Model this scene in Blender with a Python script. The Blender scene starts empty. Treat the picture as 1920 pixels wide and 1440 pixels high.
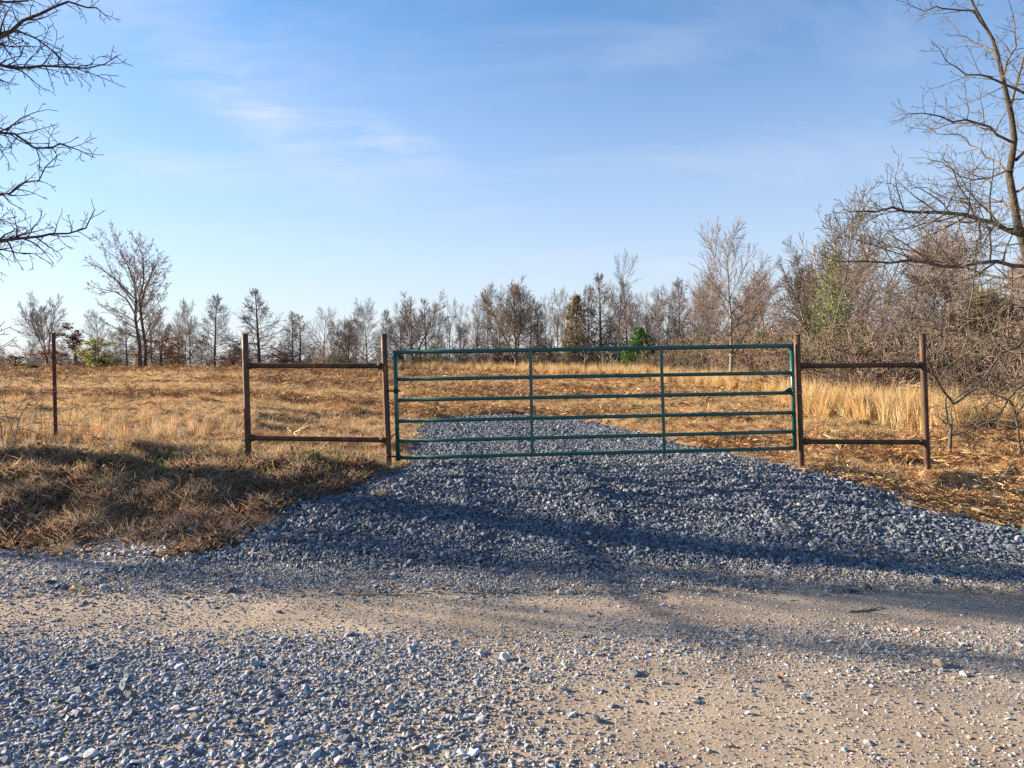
import bpy, bmesh, math
import numpy as np
from mathutils import Vector

R = math.radians
scene = bpy.context.scene
COL = scene.collection

# ------------------------------------------------------------------ camera, sky, sun, exposure
EYE = 1.6                 # camera height above the road
FPX = 1321.0              # focal length in pixels of the 1920 px wide photograph
HZ = 690.0                # row of the eye-level line

cam_d = bpy.data.cameras.new('camera')
cam = bpy.data.objects.new('camera', cam_d)
COL.objects.link(cam)
cam.location = (0, 0, EYE)
cam.rotation_euler = (R(90), 0, 0)
cam_d.sensor_width = 36
cam_d.lens = 36 * FPX / 1920
cam_d.shift_y = -30 / 1920
cam_d.clip_start = 0.05
cam_d.clip_end = 3000
scene.camera = cam

SUN_EL = 17.5
SUN_DIR = np.array([-0.953, 0.303, 0.0])          # horizontal direction towards the sun
SUN_DIR /= np.linalg.norm(SUN_DIR)

world = bpy.data.worlds.new('World')
scene.world = world
world.use_nodes = True
wn, wl = world.node_tree.nodes, world.node_tree.links
for n in list(wn):
    wn.remove(n)


def wnode(t, **kw):
    n = wn.new(t)
    for k, v in kw.items():
        setattr(n, k, v)
    return n


w_out = wnode('ShaderNodeOutputWorld')
w_bg = wnode('ShaderNodeBackground')
w_bg.inputs['Strength'].default_value = 0.070
sky = wnode('ShaderNodeTexSky', sky_type='NISHITA')
sky.sun_disc = False
sky.sun_elevation = R(SUN_EL)
sky.sun_rotation = math.atan2(SUN_DIR[0], SUN_DIR[1])
sky.altitude = 250
sky.air_density = 1.0
sky.dust_density = 0.15
sky.ozone_density = 3.0
# thin cirrus: noise on a high plane, fading to the horizon
tc = wnode('ShaderNodeTexCoord')
sep = wnode('ShaderNodeSeparateXYZ')
wl.new(tc.outputs['Generated'], sep.inputs[0])


def wmath(op, a, b=None, clamp=False):
    m = wnode('ShaderNodeMath', operation=op, use_clamp=clamp)
    for i, v in enumerate((a, b)):
        if v is None:
            continue
        if isinstance(v, (int, float)):
            m.inputs[i].default_value = v
        else:
            wl.new(v, m.inputs[i])
    return m.outputs[0]


zc = wmath('ADD', wmath('MAXIMUM', sep.outputs['Z'], 0.0), 0.12)
comb = wnode('ShaderNodeCombineXYZ')
wl.new(wmath('DIVIDE', sep.outputs['X'], zc), comb.inputs['X'])
wl.new(wmath('DIVIDE', sep.outputs['Y'], zc), comb.inputs['Y'])
mp = wnode('ShaderNodeMapping')
mp.inputs['Rotation'].default_value = (0, 0, R(-38))
mp.inputs['Scale'].default_value = (0.55, 1.25, 1)
mp.inputs['Location'].default_value = (3.1, 1.7, 0)
wl.new(comb.outputs[0], mp.inputs['Vector'])
nz = wnode('ShaderNodeTexNoise')
nz.inputs['Scale'].default_value = 1.5
nz.inputs['Detail'].default_value = 9
nz.inputs['Roughness'].default_value = 0.62
nz.inputs['Distortion'].default_value = 0.7
wl.new(mp.outputs[0], nz.inputs['Vector'])
veil = wnode('ShaderNodeMapRange')
veil.inputs['From Min'].default_value = 0.48
veil.inputs['From Max'].default_value = 0.80
veil.inputs['To Max'].default_value = 0.24
wl.new(nz.outputs['Fac'], veil.inputs['Value'])


def patch(px, py, sx, sy, amount, rot):
    """a stronger wisp of cirrus round one direction of the sky"""
    d = Vector(((px - 960) / FPX, 1, -(py - HZ) / FPX)).normalized()
    right = Vector((d.y, -d.x, 0)).normalized()
    up = right.cross(d)
    c, s = math.cos(R(rot)), math.sin(R(rot))
    a = right * c + up * s
    b = up * c - right * s
    terms = []
    for v, sz in ((a, sx / FPX), (b, sy / FPX)):
        dp = wnode('ShaderNodeVectorMath', operation='DOT_PRODUCT')
        wl.new(tc.outputs['Generated'], dp.inputs[0])
        dp.inputs[1].default_value = tuple(v / sz)
        t = dp.outputs['Value']
        terms.append(wmath('MULTIPLY', t, t))
    g = wmath('POWER', 2.718, wmath('MULTIPLY', wmath('ADD', *terms), -1.0))
    fr = wnode('ShaderNodeVectorMath', operation='DOT_PRODUCT')
    wl.new(tc.outputs['Generated'], fr.inputs[0])
    fr.inputs[1].default_value = tuple(d)
    g = wmath('MULTIPLY', g, wmath('GREATER_THAN', fr.outputs['Value'], 0.0))
    fine = wnode('ShaderNodeMapRange')
    fine.inputs['From Min'].default_value = 0.32
    fine.inputs['From Max'].default_value = 0.68
    wl.new(nz2.outputs['Fac'], fine.inputs['Value'])
    return wmath('MULTIPLY', wmath('MULTIPLY', g, fine.outputs[0]), amount)


mp2 = wnode('ShaderNodeMapping')
mp2.inputs['Rotation'].default_value = (0, 0, R(-52))
mp2.inputs['Scale'].default_value = (1.0, 2.4, 1)
wl.new(comb.outputs[0], mp2.inputs['Vector'])
nz2 = wnode('ShaderNodeTexNoise')
nz2.inputs['Scale'].default_value = 2.6
nz2.inputs['Detail'].default_value = 10
nz2.inputs['Roughness'].default_value = 0.66
nz2.inputs['Distortion'].default_value = 0.5
wl.new(mp2.outputs[0], nz2.inputs['Vector'])
cl = wmath('ADD', veil.outputs[0], 0.05)
for args in ((490, 215, 130, 44, 0.6, -26), (715, 262, 100, 28, 0.62, -14), (300, 60, 420, 70, 0.22, -4),
             (290, 300, 150, 24, 0.25, -6), (1190, 100, 170, 30, 0.14, 12)):
    cl = wmath('ADD', cl, patch(*args))
cl = wmath('MINIMUM', cl, 0.85)
mix = wnode('ShaderNodeMix', data_type='RGBA')
wl.new(cl, mix.inputs['Factor'])
hs = wnode('ShaderNodeHueSaturation')
hs.inputs['Saturation'].default_value = 1.2
hs.inputs['Hue'].default_value = 0.5
wl.new(sky.outputs['Color'], hs.inputs['Color'])
# pale air low over the horizon
hz_f = wmath('MULTIPLY', wmath('POWER', wmath('SUBTRACT', 1.0, wmath('MULTIPLY', wmath('MAXIMUM', sep.outputs['Z'], 0.0), 2.0), True), 1.4), 0.92)
hmix = wnode('ShaderNodeMix', data_type='RGBA')
wl.new(hz_f, hmix.inputs['Factor'])
wl.new(hs.outputs[0], hmix.inputs[6])
hmix.inputs[7].default_value = (3.1, 3.2, 3.6, 1)
wl.new(hmix.outputs[2], mix.inputs[6])
mix.inputs[7].default_value = (3.6, 3.75, 4.1, 1)
wl.new(mix.outputs[2], w_bg.inputs['Color'])
wl.new(w_bg.outputs[0], w_out.inputs[0])

sun_d = bpy.data.lights.new('sun', 'SUN')
sun_d.energy = 5.0
sun_d.angle = R(0.53)
sun_d.color = (1.0, 0.83, 0.62)
sun = bpy.data.objects.new('sun', sun_d)
COL.objects.link(sun)
sd = Vector((SUN_DIR[0] * math.cos(R(SUN_EL)), SUN_DIR[1] * math.cos(R(SUN_EL)), math.sin(R(SUN_EL))))
sun.rotation_euler = sd.to_track_quat('Z', 'Y').to_euler()

vs = scene.view_settings
vs.view_transform = 'Standard'
vs.look = 'None'
vs.exposure = 1.80
vs.gamma = 1.0
vs.use_curve_mapping = False
scene.cycles.use_denoising = False
scene.cycles.max_bounces = 6
scene.cycles.diffuse_bounces = 3
scene.cycles.transparent_max_bounces = 6
scene.cycles.sample_clamp_indirect = 6

# ------------------------------------------------------------------ materials
MATS = {}


def material(name, c1, c2=None, c3=None, scale=8.0, rough=0.85, bump=0.0, bscale=None, detail=6, metallic=0.0,
             translucent=0.0, instancer=False, per_object=0.0, coords='Object', stretch=None, spec=0.3, coat=0.0):
    m = bpy.data.materials.new(name)
    m.use_nodes = True
    nt = m.node_tree
    N, L = nt.nodes, nt.links
    bs = N['Principled BSDF']
    out = N['Material Output']
    bs.inputs['Roughness'].default_value = rough
    bs.inputs['Metallic'].default_value = metallic
    bs.inputs['Specular IOR Level'].default_value = spec
    bs.inputs['Coat Weight'].default_value = coat
    c2 = c2 or c1
    tcn = N.new('ShaderNodeTexCoord')
    vec = tcn.outputs[coords]
    if stretch:
        mm = N.new('ShaderNodeMapping')
        mm.inputs['Scale'].default_value = stretch
        L.new(vec, mm.inputs['Vector'])
        vec = mm.outputs[0]
    noi = N.new('ShaderNodeTexNoise')
    noi.inputs['Scale'].default_value = scale
    noi.inputs['Detail'].default_value = detail
    noi.inputs['Roughness'].default_value = 0.65
    L.new(vec, noi.inputs['Vector'])
    rmp = N.new('ShaderNodeValToRGB')
    rmp.color_ramp.elements[0].position = 0.36
    rmp.color_ramp.elements[0].color = (*c1, 1)
    rmp.color_ramp.elements[1].position = 0.64
    rmp.color_ramp.elements[1].color = (*c2, 1)
    if c3:
        e = rmp.color_ramp.elements.new(0.76)
        e.color = (*c3, 1)
    L.new(noi.outputs['Fac'], rmp.inputs['Fac'])
    colr = rmp.outputs['Color']
    if instancer:
        at = N.new('ShaderNodeAttribute')
        at.attribute_type = 'INSTANCER'
        at.attribute_name = 'tint'
        mx = N.new('ShaderNodeMix')
        mx.data_type = 'RGBA'
        mx.blend_type = 'MULTIPLY'
        mx.inputs['Factor'].default_value = 1
        L.new(colr, mx.inputs[6])
        L.new(at.outputs['Color'], mx.inputs[7])
        colr = mx.outputs[2]
    if per_object:
        oi = N.new('ShaderNodeObjectInfo')
        mr = N.new('ShaderNodeMapRange')
        mr.inputs['To Min'].default_value = 1 - per_object
        mr.inputs['To Max'].default_value = 1 + per_object
        L.new(oi.outputs['Random'], mr.inputs['Value'])
        mx = N.new('ShaderNodeMix')
        mx.data_type = 'RGBA'
        mx.blend_type = 'MULTIPLY'
        mx.inputs['Factor'].default_value = 1
        L.new(colr, mx.inputs[6])
        L.new(mr.outputs[0], mx.inputs[7])
        colr = mx.outputs[2]
    L.new(colr, bs.inputs['Base Color'])
    if bump:
        b = N.new('ShaderNodeBump')
        b.inputs['Strength'].default_value = bump
        b.inputs['Distance'].default_value = 0.02
        n2 = N.new('ShaderNodeTexNoise')
        n2.inputs['Scale'].default_value = bscale or scale * 3
        n2.inputs['Detail'].default_value = 8
        L.new(vec, n2.inputs['Vector'])
        L.new(n2.outputs['Fac'], b.inputs['Height'])
        L.new(b.outputs[0], bs.inputs['Normal'])
    if translucent:
        tr = N.new('ShaderNodeBsdfTranslucent')
        L.new(colr, tr.inputs['Color'])
        ms = N.new('ShaderNodeMixShader')
        ms.inputs['Fac'].default_value = translucent
        L.new(bs.outputs[0], ms.inputs[1])
        L.new(tr.outputs[0], ms.inputs[2])
        L.new(ms.outputs[0], out.inputs['Surface'])
    MATS[name] = m
    return m


material('stone', (0.72, 0.72, 0.72), (1.0, 1.0, 1.0), scale=30, rough=0.75, instancer=True, spec=0.35)
material('straw', (0.78, 0.78, 0.78), (1.0, 1.0, 1.0), scale=6, rough=0.7, translucent=0.38, instancer=True, spec=0.25)
material('litter', (0.7, 0.7, 0.7), (1.0, 1.0, 1.0), scale=6, rough=0.8, translucent=0.15, instancer=True, spec=0.2)
material('twig_mass', (0.75, 0.75, 0.75), (1.0, 1.0, 1.0), scale=3, rough=0.85, instancer=True, spec=0.2)
material('bark_grey', (0.075, 0.060, 0.050), (0.15, 0.122, 0.10), scale=9, rough=0.9, bump=0.6, per_object=0.25, stretch=(1, 1, 0.3))
material('bark_dark', (0.045, 0.036, 0.032), (0.10, 0.080, 0.068), scale=9, rough=0.9, bump=0.5, per_object=0.2, stretch=(1, 1, 0.3))
material('bark_pale', (0.17, 0.145, 0.115), (0.33, 0.285, 0.225), scale=7, rough=0.9, bump=0.6, per_object=0.15, stretch=(1, 1, 0.4))
material('bark_lichen', (0.030, 0.026, 0.021), (0.090, 0.078, 0.060), (0.15, 0.145, 0.10), scale=14, rough=0.92, bump=1.0, stretch=(1, 1, 0.35))
material('twig_brown', (0.120, 0.096, 0.082), (0.215, 0.172, 0.145), scale=2, rough=0.85, per_object=0.25)
material('twig_red', (0.18, 0.128, 0.106), (0.30, 0.215, 0.175), scale=1.2, rough=0.85, per_object=0.2)
material('twig_tan', (0.055, 0.044, 0.034), (0.165, 0.135, 0.098), scale=5, rough=0.85, per_object=0.1)
material('leaf_red', (0.10, 0.030, 0.020), (0.22, 0.075, 0.045), scale=3, rough=0.6, translucent=0.3)
material('leaf_brown', (0.13, 0.060, 0.028), (0.27, 0.135, 0.065), scale=3, rough=0.7, translucent=0.3)
material('leaf_lime', (0.27, 0.30, 0.06), (0.44, 0.45, 0.13), scale=3, rough=0.55, translucent=0.45)
material('leaf_green', (0.13, 0.21, 0.035), (0.27, 0.36, 0.08), scale=3, rough=0.5, translucent=0.45)
material('cedar', (0.030, 0.085, 0.018), (0.075, 0.17, 0.035), scale=3, rough=0.7, translucent=0.2)
material('cedar_bronze', (0.12, 0.115, 0.045), (0.25, 0.175, 0.085), scale=1.5, rough=0.75, translucent=0.2)
material('rust_pipe', (0.046, 0.025, 0.016), (0.125, 0.060, 0.029), (0.25, 0.110, 0.036), scale=7, rough=0.62, bump=0.25, bscale=60,
         metallic=0.15, per_object=0.08, stretch=(1, 1, 0.45), spec=0.4)
material('weld', (0.035, 0.026, 0.022), (0.085, 0.05, 0.034), scale=30, rough=0.6, bump=0.5, metallic=0.3)
material('gate_green', (0.004, 0.062, 0.052), (0.007, 0.085, 0.067), scale=5, rough=0.38, bump=0.06, bscale=80, spec=0.5, coat=0.2)
material('gate_hardware', (0.012, 0.03, 0.03), (0.03, 0.045, 0.045), scale=20, rough=0.5, metallic=0.4)
material('steel', (0.22, 0.20, 0.19), (0.36, 0.34, 0.32), scale=20, rough=0.35, metallic=0.9)
material('tpost_red', (0.085, 0.018, 0.014), (0.13, 0.030, 0.020), (0.07, 0.03, 0.022), scale=12, rough=0.65, bump=0.2)
material('wire', (0.10, 0.075, 0.06), (0.2, 0.16, 0.13), scale=30, rough=0.6, metallic=0.5)
material('wood_grey', (0.13, 0.10, 0.075), (0.27, 0.215, 0.16), scale=6, rough=0.9, bump=0.5, per_object=0.2, stretch=(1, 1, 1))
material('wood_fresh', (0.50, 0.33, 0.17), (0.68, 0.50, 0.29), scale=9, rough=0.85, bump=0.3)
material('leaf_dry', (0.55, 0.36, 0.15), (0.72, 0.52, 0.27), scale=12, rough=0.8, translucent=0.2)
material('rock_pale', (0.45, 0.44, 0.42), (0.66, 0.65, 0.62), scale=14, rough=0.8, bump=0.4)
material('rock_tan', (0.33, 0.25, 0.16), (0.48, 0.38, 0.26), scale=14, rough=0.85, bump=0.4)
material('rock_slate', (0.085, 0.095, 0.11), (0.17, 0.185, 0.205), scale=16, rough=0.7, bump=0.4)


def ground_material(name, stops, scale, fine, rough=0.95, bump=0.6, patches=None):
    """world-space ground: large patches over fine grain"""
    m = bpy.data.materials.new(name)
    m.use_nodes = True
    N, L = m.node_tree.nodes, m.node_tree.links
    bs = N['Principled BSDF']
    bs.inputs['Roughness'].default_value = rough
    bs.inputs['Specular IOR Level'].default_value = 0.15
    tcn = N.new('ShaderNodeTexCoord')
    a = N.new('ShaderNodeTexNoise')
    a.inputs['Scale'].default_value = scale
    a.inputs['Detail'].default_value = 8
    a.inputs['Roughness'].default_value = 0.7
    b = N.new('ShaderNodeTexNoise')
    b.inputs['Scale'].default_value = fine
    b.inputs['Detail'].default_value = 8
    b.inputs['Roughness'].default_value = 0.75
    for n in (a, b):
        L.new(tcn.outputs['Object'], n.inputs['Vector'])
    mx = N.new('ShaderNodeMix')
    mx.data_type = 'FLOAT'
    mx.inputs['Factor'].default_value = 0.5
    L.new(a.outputs['Fac'], mx.inputs[2])
    L.new(b.outputs['Fac'], mx.inputs[3])
    rp = N.new('ShaderNodeValToRGB')
    els = rp.color_ramp.elements
    while len(els) < len(stops):
        els.new(0.5)
    for e, (p, c) in zip(els, stops):
        e.position = p
        e.color = (*c, 1)
    L.new(mx.outputs[0], rp.inputs['Fac'])
    L.new(rp.outputs['Color'], bs.inputs['Base Color'])
    bp = N.new('ShaderNodeBump')
    bp.inputs['Strength'].default_value = bump
    bp.inputs['Distance'].default_value = 0.03
    L.new(b.outputs['Fac'], bp.inputs['Height'])
    L.new(bp.outputs[0], bs.inputs['Normal'])
    MATS[name] = m
    return m


ground_material('field_soil', [(0.34, (0.085, 0.045, 0.024)), (0.46, (0.24, 0.135, 0.062)), (0.55, (0.36, 0.215, 0.10)),
                               (0.66, (0.43, 0.30, 0.15))], 0.55, 9.0, bump=0.9)
ground_material('road_dirt', [(0.34, (0.15, 0.12, 0.097)), (0.46, (0.30, 0.24, 0.187)), (0.56, (0.42, 0.34, 0.262)),
                              (0.68, (0.50, 0.42, 0.335))], 1.3, 70.0, bump=0.7)
ground_material('drive_fines', [(0.36, (0.070, 0.076, 0.088)), (0.5, (0.13, 0.14, 0.155)), (0.66, (0.20, 0.205, 0.215))], 2.0, 60.0, bump=0.9)

# ------------------------------------------------------------------ helpers
RNG = np.random.default_rng(11)
_TAB = np.random.default_rng(3).random((256, 256))


def vnoise(x, y, f=1.0, s=0):
    x = np.asarray(x, float) * f + 37.3 * s
    y = np.asarray(y, float) * f + 91.7 * s
    xi, yi = np.floor(x).astype(int), np.floor(y).astype(int)
    fx, fy = x - xi, y - yi
    fx, fy = fx * fx * (3 - 2 * fx), fy * fy * (3 - 2 * fy)
    g = lambda i, j: _TAB[(xi + i) & 255, (yi + j) & 255]
    return (g(0, 0) * (1 - fx) + g(1, 0) * fx) * (1 - fy) + (g(0, 1) * (1 - fx) + g(1, 1) * fx) * fy


def fbm(x, y, f=1.0, s=0, o=3):
    t, a, n = 0, 1.0, 0
    for i in range(o):
        t = t + a * vnoise(x, y, f * 2 ** i, s + i)
        n += a
        a *= 0.5
    return t / n


def sstep(a, b, x):
    t = np.clip((np.asarray(x, float) - a) / (b - a), 0, 1)
    return t * t * (3 - 2 * t)


def lin(tab, y):
    return np.interp(y, [p[0] for p in tab], [p[1] for p in tab])


ZL = [(-200, 0.6), (-8, 0.4), (-4.5, -0.02), (6.0, -0.03), (6.5, 0.02), (7.2, 0.17), (8.0, 0.40), (8.6, 0.50), (9.5, 0.56),
      (13, 0.63), (20, 0.86), (35, 1.25), (48, 1.5), (58, 1.575), (66, 1.50), (90, 1.0), (150, -1), (900, -9)]
ZC = [(-200, 0.6), (-8, 0.4), (-4.5, -0.02), (5.7, -0.03), (6.2, 0.03), (7.0, 0.19), (7.9, 0.35), (8.6, 0.39), (12, 0.41),
      (16, 0.43), (20, 0.53), (35, 0.97), (50, 1.32), (62, 1.46), (72, 1.40), (100, 0.8), (160, -1), (900, -9)]
ZR = [(-200, 0.6), (-8, 0.4), (-4.5, -0.02), (6.1, -0.03), (6.7, 0.05), (7.4, 0.18), (8.6, 0.275), (10.7, 0.32), (16, 0.36),
      (25, 0.48), (40, 0.80), (60, 1.25), (80, 1.2), (110, 0.7), (160, -0.5), (900, -9)]
XL = [(5.0, -3.6), (5.6, -3.1), (6.3, -2.55), (6.75, -2.30), (7.6, -1.80), (8.3, -1.45), (8.6, -1.36), (11, -1.55), (14, -1.82), (15.8, -1.7), (16.6, -1.2), (16.9, -0.3)]
XR = [(5.0, 9.5), (5.6, 8.6), (6.2, 6.8), (6.7, 4.9), (7.1, 4.25), (8.4, 3.58), (9.3, 3.24), (11.7, 2.57), (15.5, 1.75), (16.5, 1.1), (16.9, 0.2)]
DY0, DY1 = 5.0, 16.9


def zbase(x, y):
    x, y = np.asarray(x, float), np.asarray(y, float)
    u = x * 8.6 / np.maximum(y, 8.6)
    toe = np.exp(-((y - 6.6) / 0.75) ** 2) * (1 - sstep(-2.6, -1.9, x))
    y = y + toe * (0.75 * (vnoise(x, x * 0, 0.75, 33) - 0.5) + 0.35 * (vnoise(x, y, 2.6, 34) - 0.5) + 0.08)
    wl_ = 1 - sstep(-3.6, -1.5, u)
    wr_ = sstep(3.4, 5.2, u)
    return lin(ZL, y) * wl_ + lin(ZC, y) * (1 - wl_) * (1 - wr_) + lin(ZR, y) * wr_


def drive_in(x, y):
    """> 0 inside the gravel drive, metres to its nearest side edge"""
    x, y = np.asarray(x, float), np.asarray(y, float)
    wob = 0.14 * (vnoise(x * 0.3, y, 2.3, 5) - 0.5) + 0.10 * (vnoise(x, y, 6, 6) - 0.5)
    d = np.minimum(x - lin(XL, y), lin(XR, y) - x) + wob
    return np.where((y < DY0) | (y > DY1), -1.0, d)


def bumps(x, y):
    far = sstep(7.0, 8.5, y)
    lump = (fbm(x * 0.45, y, 1.3, 1, 3) - 0.5) * 0.26 + (np.clip(fbm(x * 0.5, y, 3.2, 9, 3) - 0.55, 0, 1)) * 0.45
    left = sstep(-1.5, -2.6, x) if False else (1 - sstep(-2.6, -1.6, x))
    bank = sstep(6.2, 6.9, y) * (1 - sstep(8.6, 9.6, y)) * left * (fbm(x, y, 2.2, 4, 3) - 0.45) * 0.32
    ditch = -0.10 * np.exp(-((x - 5.9) / 0.7) ** 2 - ((y - 7.3) / 0.35) ** 2)
    out = 1 - sstep(-0.35, 0.05, drive_in(x, y))
    return (lump * far + bank + ditch) * out + (fbm(x, y, 0.22, 2, 2) - 0.5) * 0.16 * sstep(17, 24, y)


def zfield(x, y):
    return zbase(x, y) + bumps(x, y)


def zroad(x, y):
    x, y = np.asarray(x, float), np.asarray(y, float)
    rut = -0.016 * np.exp(-((y - 4.55) / 0.35) ** 2) - 0.012 * np.exp(-((y - 2.6) / 0.4) ** 2) + 0.012 * np.exp(-((y - 3.6) / 0.4) ** 2)
    return 0.0 + rut + (fbm(x, y, 0.9, 12, 3) - 0.5) * 0.035


RIDGES = [(0.72, 0.12, 0.034), (2.35, 0.12, 0.032), (-0.62, 0.14, 0.032), (1.55, 0.30, -0.02), (-0.05, 0.30, -0.02)]


def zdrive(x, y):
    x, y = np.asarray(x, float), np.asarray(y, float)
    d = drive_in(x, y)
    z = zbase(x, y) + 0.055 * sstep(0.0, 0.7, d) - 0.02
    sl = sstep(6.1, 6.6, y) * (1 - sstep(8.8, 11.0, y))
    for x0, w, h in RIDGES:
        xc = x0 + 0.10 * (8.6 - y) + 0.1 * (vnoise(y, y * 0, 1.5, 8) - 0.5)
        z = z + h * sl * np.exp(-((x - xc) / w) ** 2)
    z = z + (fbm(x, y, 2.4, 21, 3) - 0.5) * 0.03
    # heap of loose rock at the left toe
    z = z + 0.05 * np.exp(-((x + 1.95) / 0.55) ** 2 - ((y - 7.05) / 0.45) ** 2)
    low = np.maximum(zroad(x, y) + 0.012, z)
    return np.where(y < 6.4, low, z)


def road_edge(x):
    return 6.35 + 0.18 * (vnoise(np.asarray(x, float), np.asarray(x, float) * 0, 0.8, 31) - 0.5)


def surf(x, y):
    x, y = np.asarray(x, float), np.asarray(y, float)
    z = zfield(x, y)
    z = np.where(y < 6.9, np.maximum(np.where(y < 5.9, -9, z), np.where(y > -4, zroad(x, y), -9)), z)
    return np.where(drive_in(x, y) > 0, zdrive(x, y), z)


def to3(px, py, D):
    return np.array([(px - 960) / FPX * D, D, EYE - (py - HZ) / FPX * D])


def link(o, parent=None):
    COL.objects.link(o)
    if parent is not None:
        o.parent = parent
    return o


def tag(o, label=None, cat=None, group=None, kind=None):
    if label:
        o['label'] = label
    if cat:
        o['category'] = cat
    if group:
        o['group'] = group
    if kind:
        o['kind'] = kind
    return o


def empty(name, loc):
    o = bpy.data.objects.new(name, None)
    o.location = tuple(float(v) for v in loc)
    o.empty_display_size = 0.2
    return link(o)


def mesh_np(name, verts, faces, smooth=False):
    """faces: (n,3) or (n,4) int array, or list of such arrays"""
    me = bpy.data.meshes.new(name)
    verts = np.asarray(verts, np.float32)
    fl = faces if isinstance(faces, list) else [faces]
    fl = [np.asarray(f, np.int32) for f in fl if len(f)]
    loops = np.concatenate([f.ravel() for f in fl])
    cnt = np.concatenate([np.full(len(f), f.shape[1], np.int32) for f in fl])
    me.vertices.add(len(verts))
    me.vertices.foreach_set('co', verts.ravel())
    me.loops.add(len(loops))
    me.loops.foreach_set('vertex_index', loops)
    me.polygons.add(len(cnt))
    me.polygons.foreach_set('loop_start', np.concatenate([[0], np.cumsum(cnt)[:-1]]).astype(np.int32))
    me.polygons.foreach_set('loop_total', cnt)
    me.polygons.foreach_set('use_smooth', np.full(len(cnt), smooth))
    me.update(calc_edges=True)
    return me


def obj(name, me, mat, parent=None):
    me.materials.clear()
    me.materials.append(MATS[mat])
    return link(bpy.data.objects.new(name, me), parent)


def grid_mesh(name, X, Y, Z, smooth=True):
    r, c = X.shape
    v = np.stack([X, Y, Z], -1).reshape(-1, 3)
    i = np.arange((r - 1) * c).reshape(r - 1, c)[:, :-1].ravel()
    return mesh_np(name, v, np.stack([i, i + 1, i + c + 1, i + c], 1), smooth)


def tubes(polys, sides=4, cap=False):
    """polys: list of (pts (n,3), radii (n,)); returns verts, [faces]"""
    groups = {}
    for p, r in polys:
        groups.setdefault(len(p), []).append((p, r))
    V, F, off = [], [], 0
    ang = np.arange(sides) / sides * 2 * math.pi
    ca, sa = np.cos(ang), np.sin(ang)
    caps = []
    for n, lst in groups.items():
        P = np.array([a for a, _ in lst], float)
        Rr = np.array([b for _, b in lst], float)
        T = np.gradient(P, axis=1)
        T /= np.linalg.norm(T, axis=2, keepdims=True) + 1e-9
        ax = P[:, -1] - P[:, 0]
        ref = np.where((np.abs(ax[:, 2]) > 0.8 * np.linalg.norm(ax, axis=1))[:, None], [[1.0, 0.05, 0]], [[0, 0, 1.0]])
        U = np.cross(T, ref[:, None, :])
        U /= np.linalg.norm(U, axis=2, keepdims=True) + 1e-9
        W = np.cross(T, U)
        ring = P[:, :, None, :] + Rr[:, :, None, None] * (U[:, :, None, :] * ca[None, None, :, None] + W[:, :, None, :] * sa[None, None, :, None])
        k = len(lst)
        V.append(ring.reshape(-1, 3))
        base = off + (np.arange(k) * n * sides)[:, None, None] + (np.arange(n - 1) * sides)[None, :, None]
        j = np.arange(sides)[None, None, :]
        j2 = (j + 1) % sides
        F.append(np.stack([base + j, base + j2, base + sides + j2, base + sides + j], -1).reshape(-1, 4))
        if cap:
            for q in range(k):
                b0 = off + q * n * sides
                caps.append([b0 + sides - 1 - s for s in range(sides)])
                caps.append([b0 + (n - 1) * sides + s for s in range(sides)])
        off += k * n * sides
    faces = [np.concatenate(F)]
    if caps:
        faces.append(np.array(caps))
    return np.concatenate(V), faces


def tube_mesh(name, polys, sides=4, cap=False, smooth=True):
    v, f = tubes(polys, sides, cap)
    return mesh_np(name, v, f, smooth)


def pipe(name, a, b, r, mat, parent, sides=20, nseg=1, r2=None, local=None):
    a, b = np.array(a, float), np.array(b, float)
    if local is not None:
        a, b = a - local, b - local
    t = np.linspace(0, 1, nseg + 1)[:, None]
    pts = a + (b - a) * t
    rad = np.linspace(r, r2 or r, nseg + 1)
    return obj(name, tube_mesh(name, [(pts, rad)], sides, True), mat, parent)


# scatter of instances: real rocks, blades and leaves on points, one countless mass
PROTO_N = [0]


def proto_collection(meshes, mat):
    PROTO_N[0] += 1
    c = bpy.data.collections.new('pieces_%02d' % PROTO_N[0])
    for i, me in enumerate(meshes):
        me.materials.clear()
        me.materials.append(MATS[mat])
        c.objects.link(bpy.data.objects.new('piece_%02d_%03d' % (PROTO_N[0], i), me))
    return c


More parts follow.
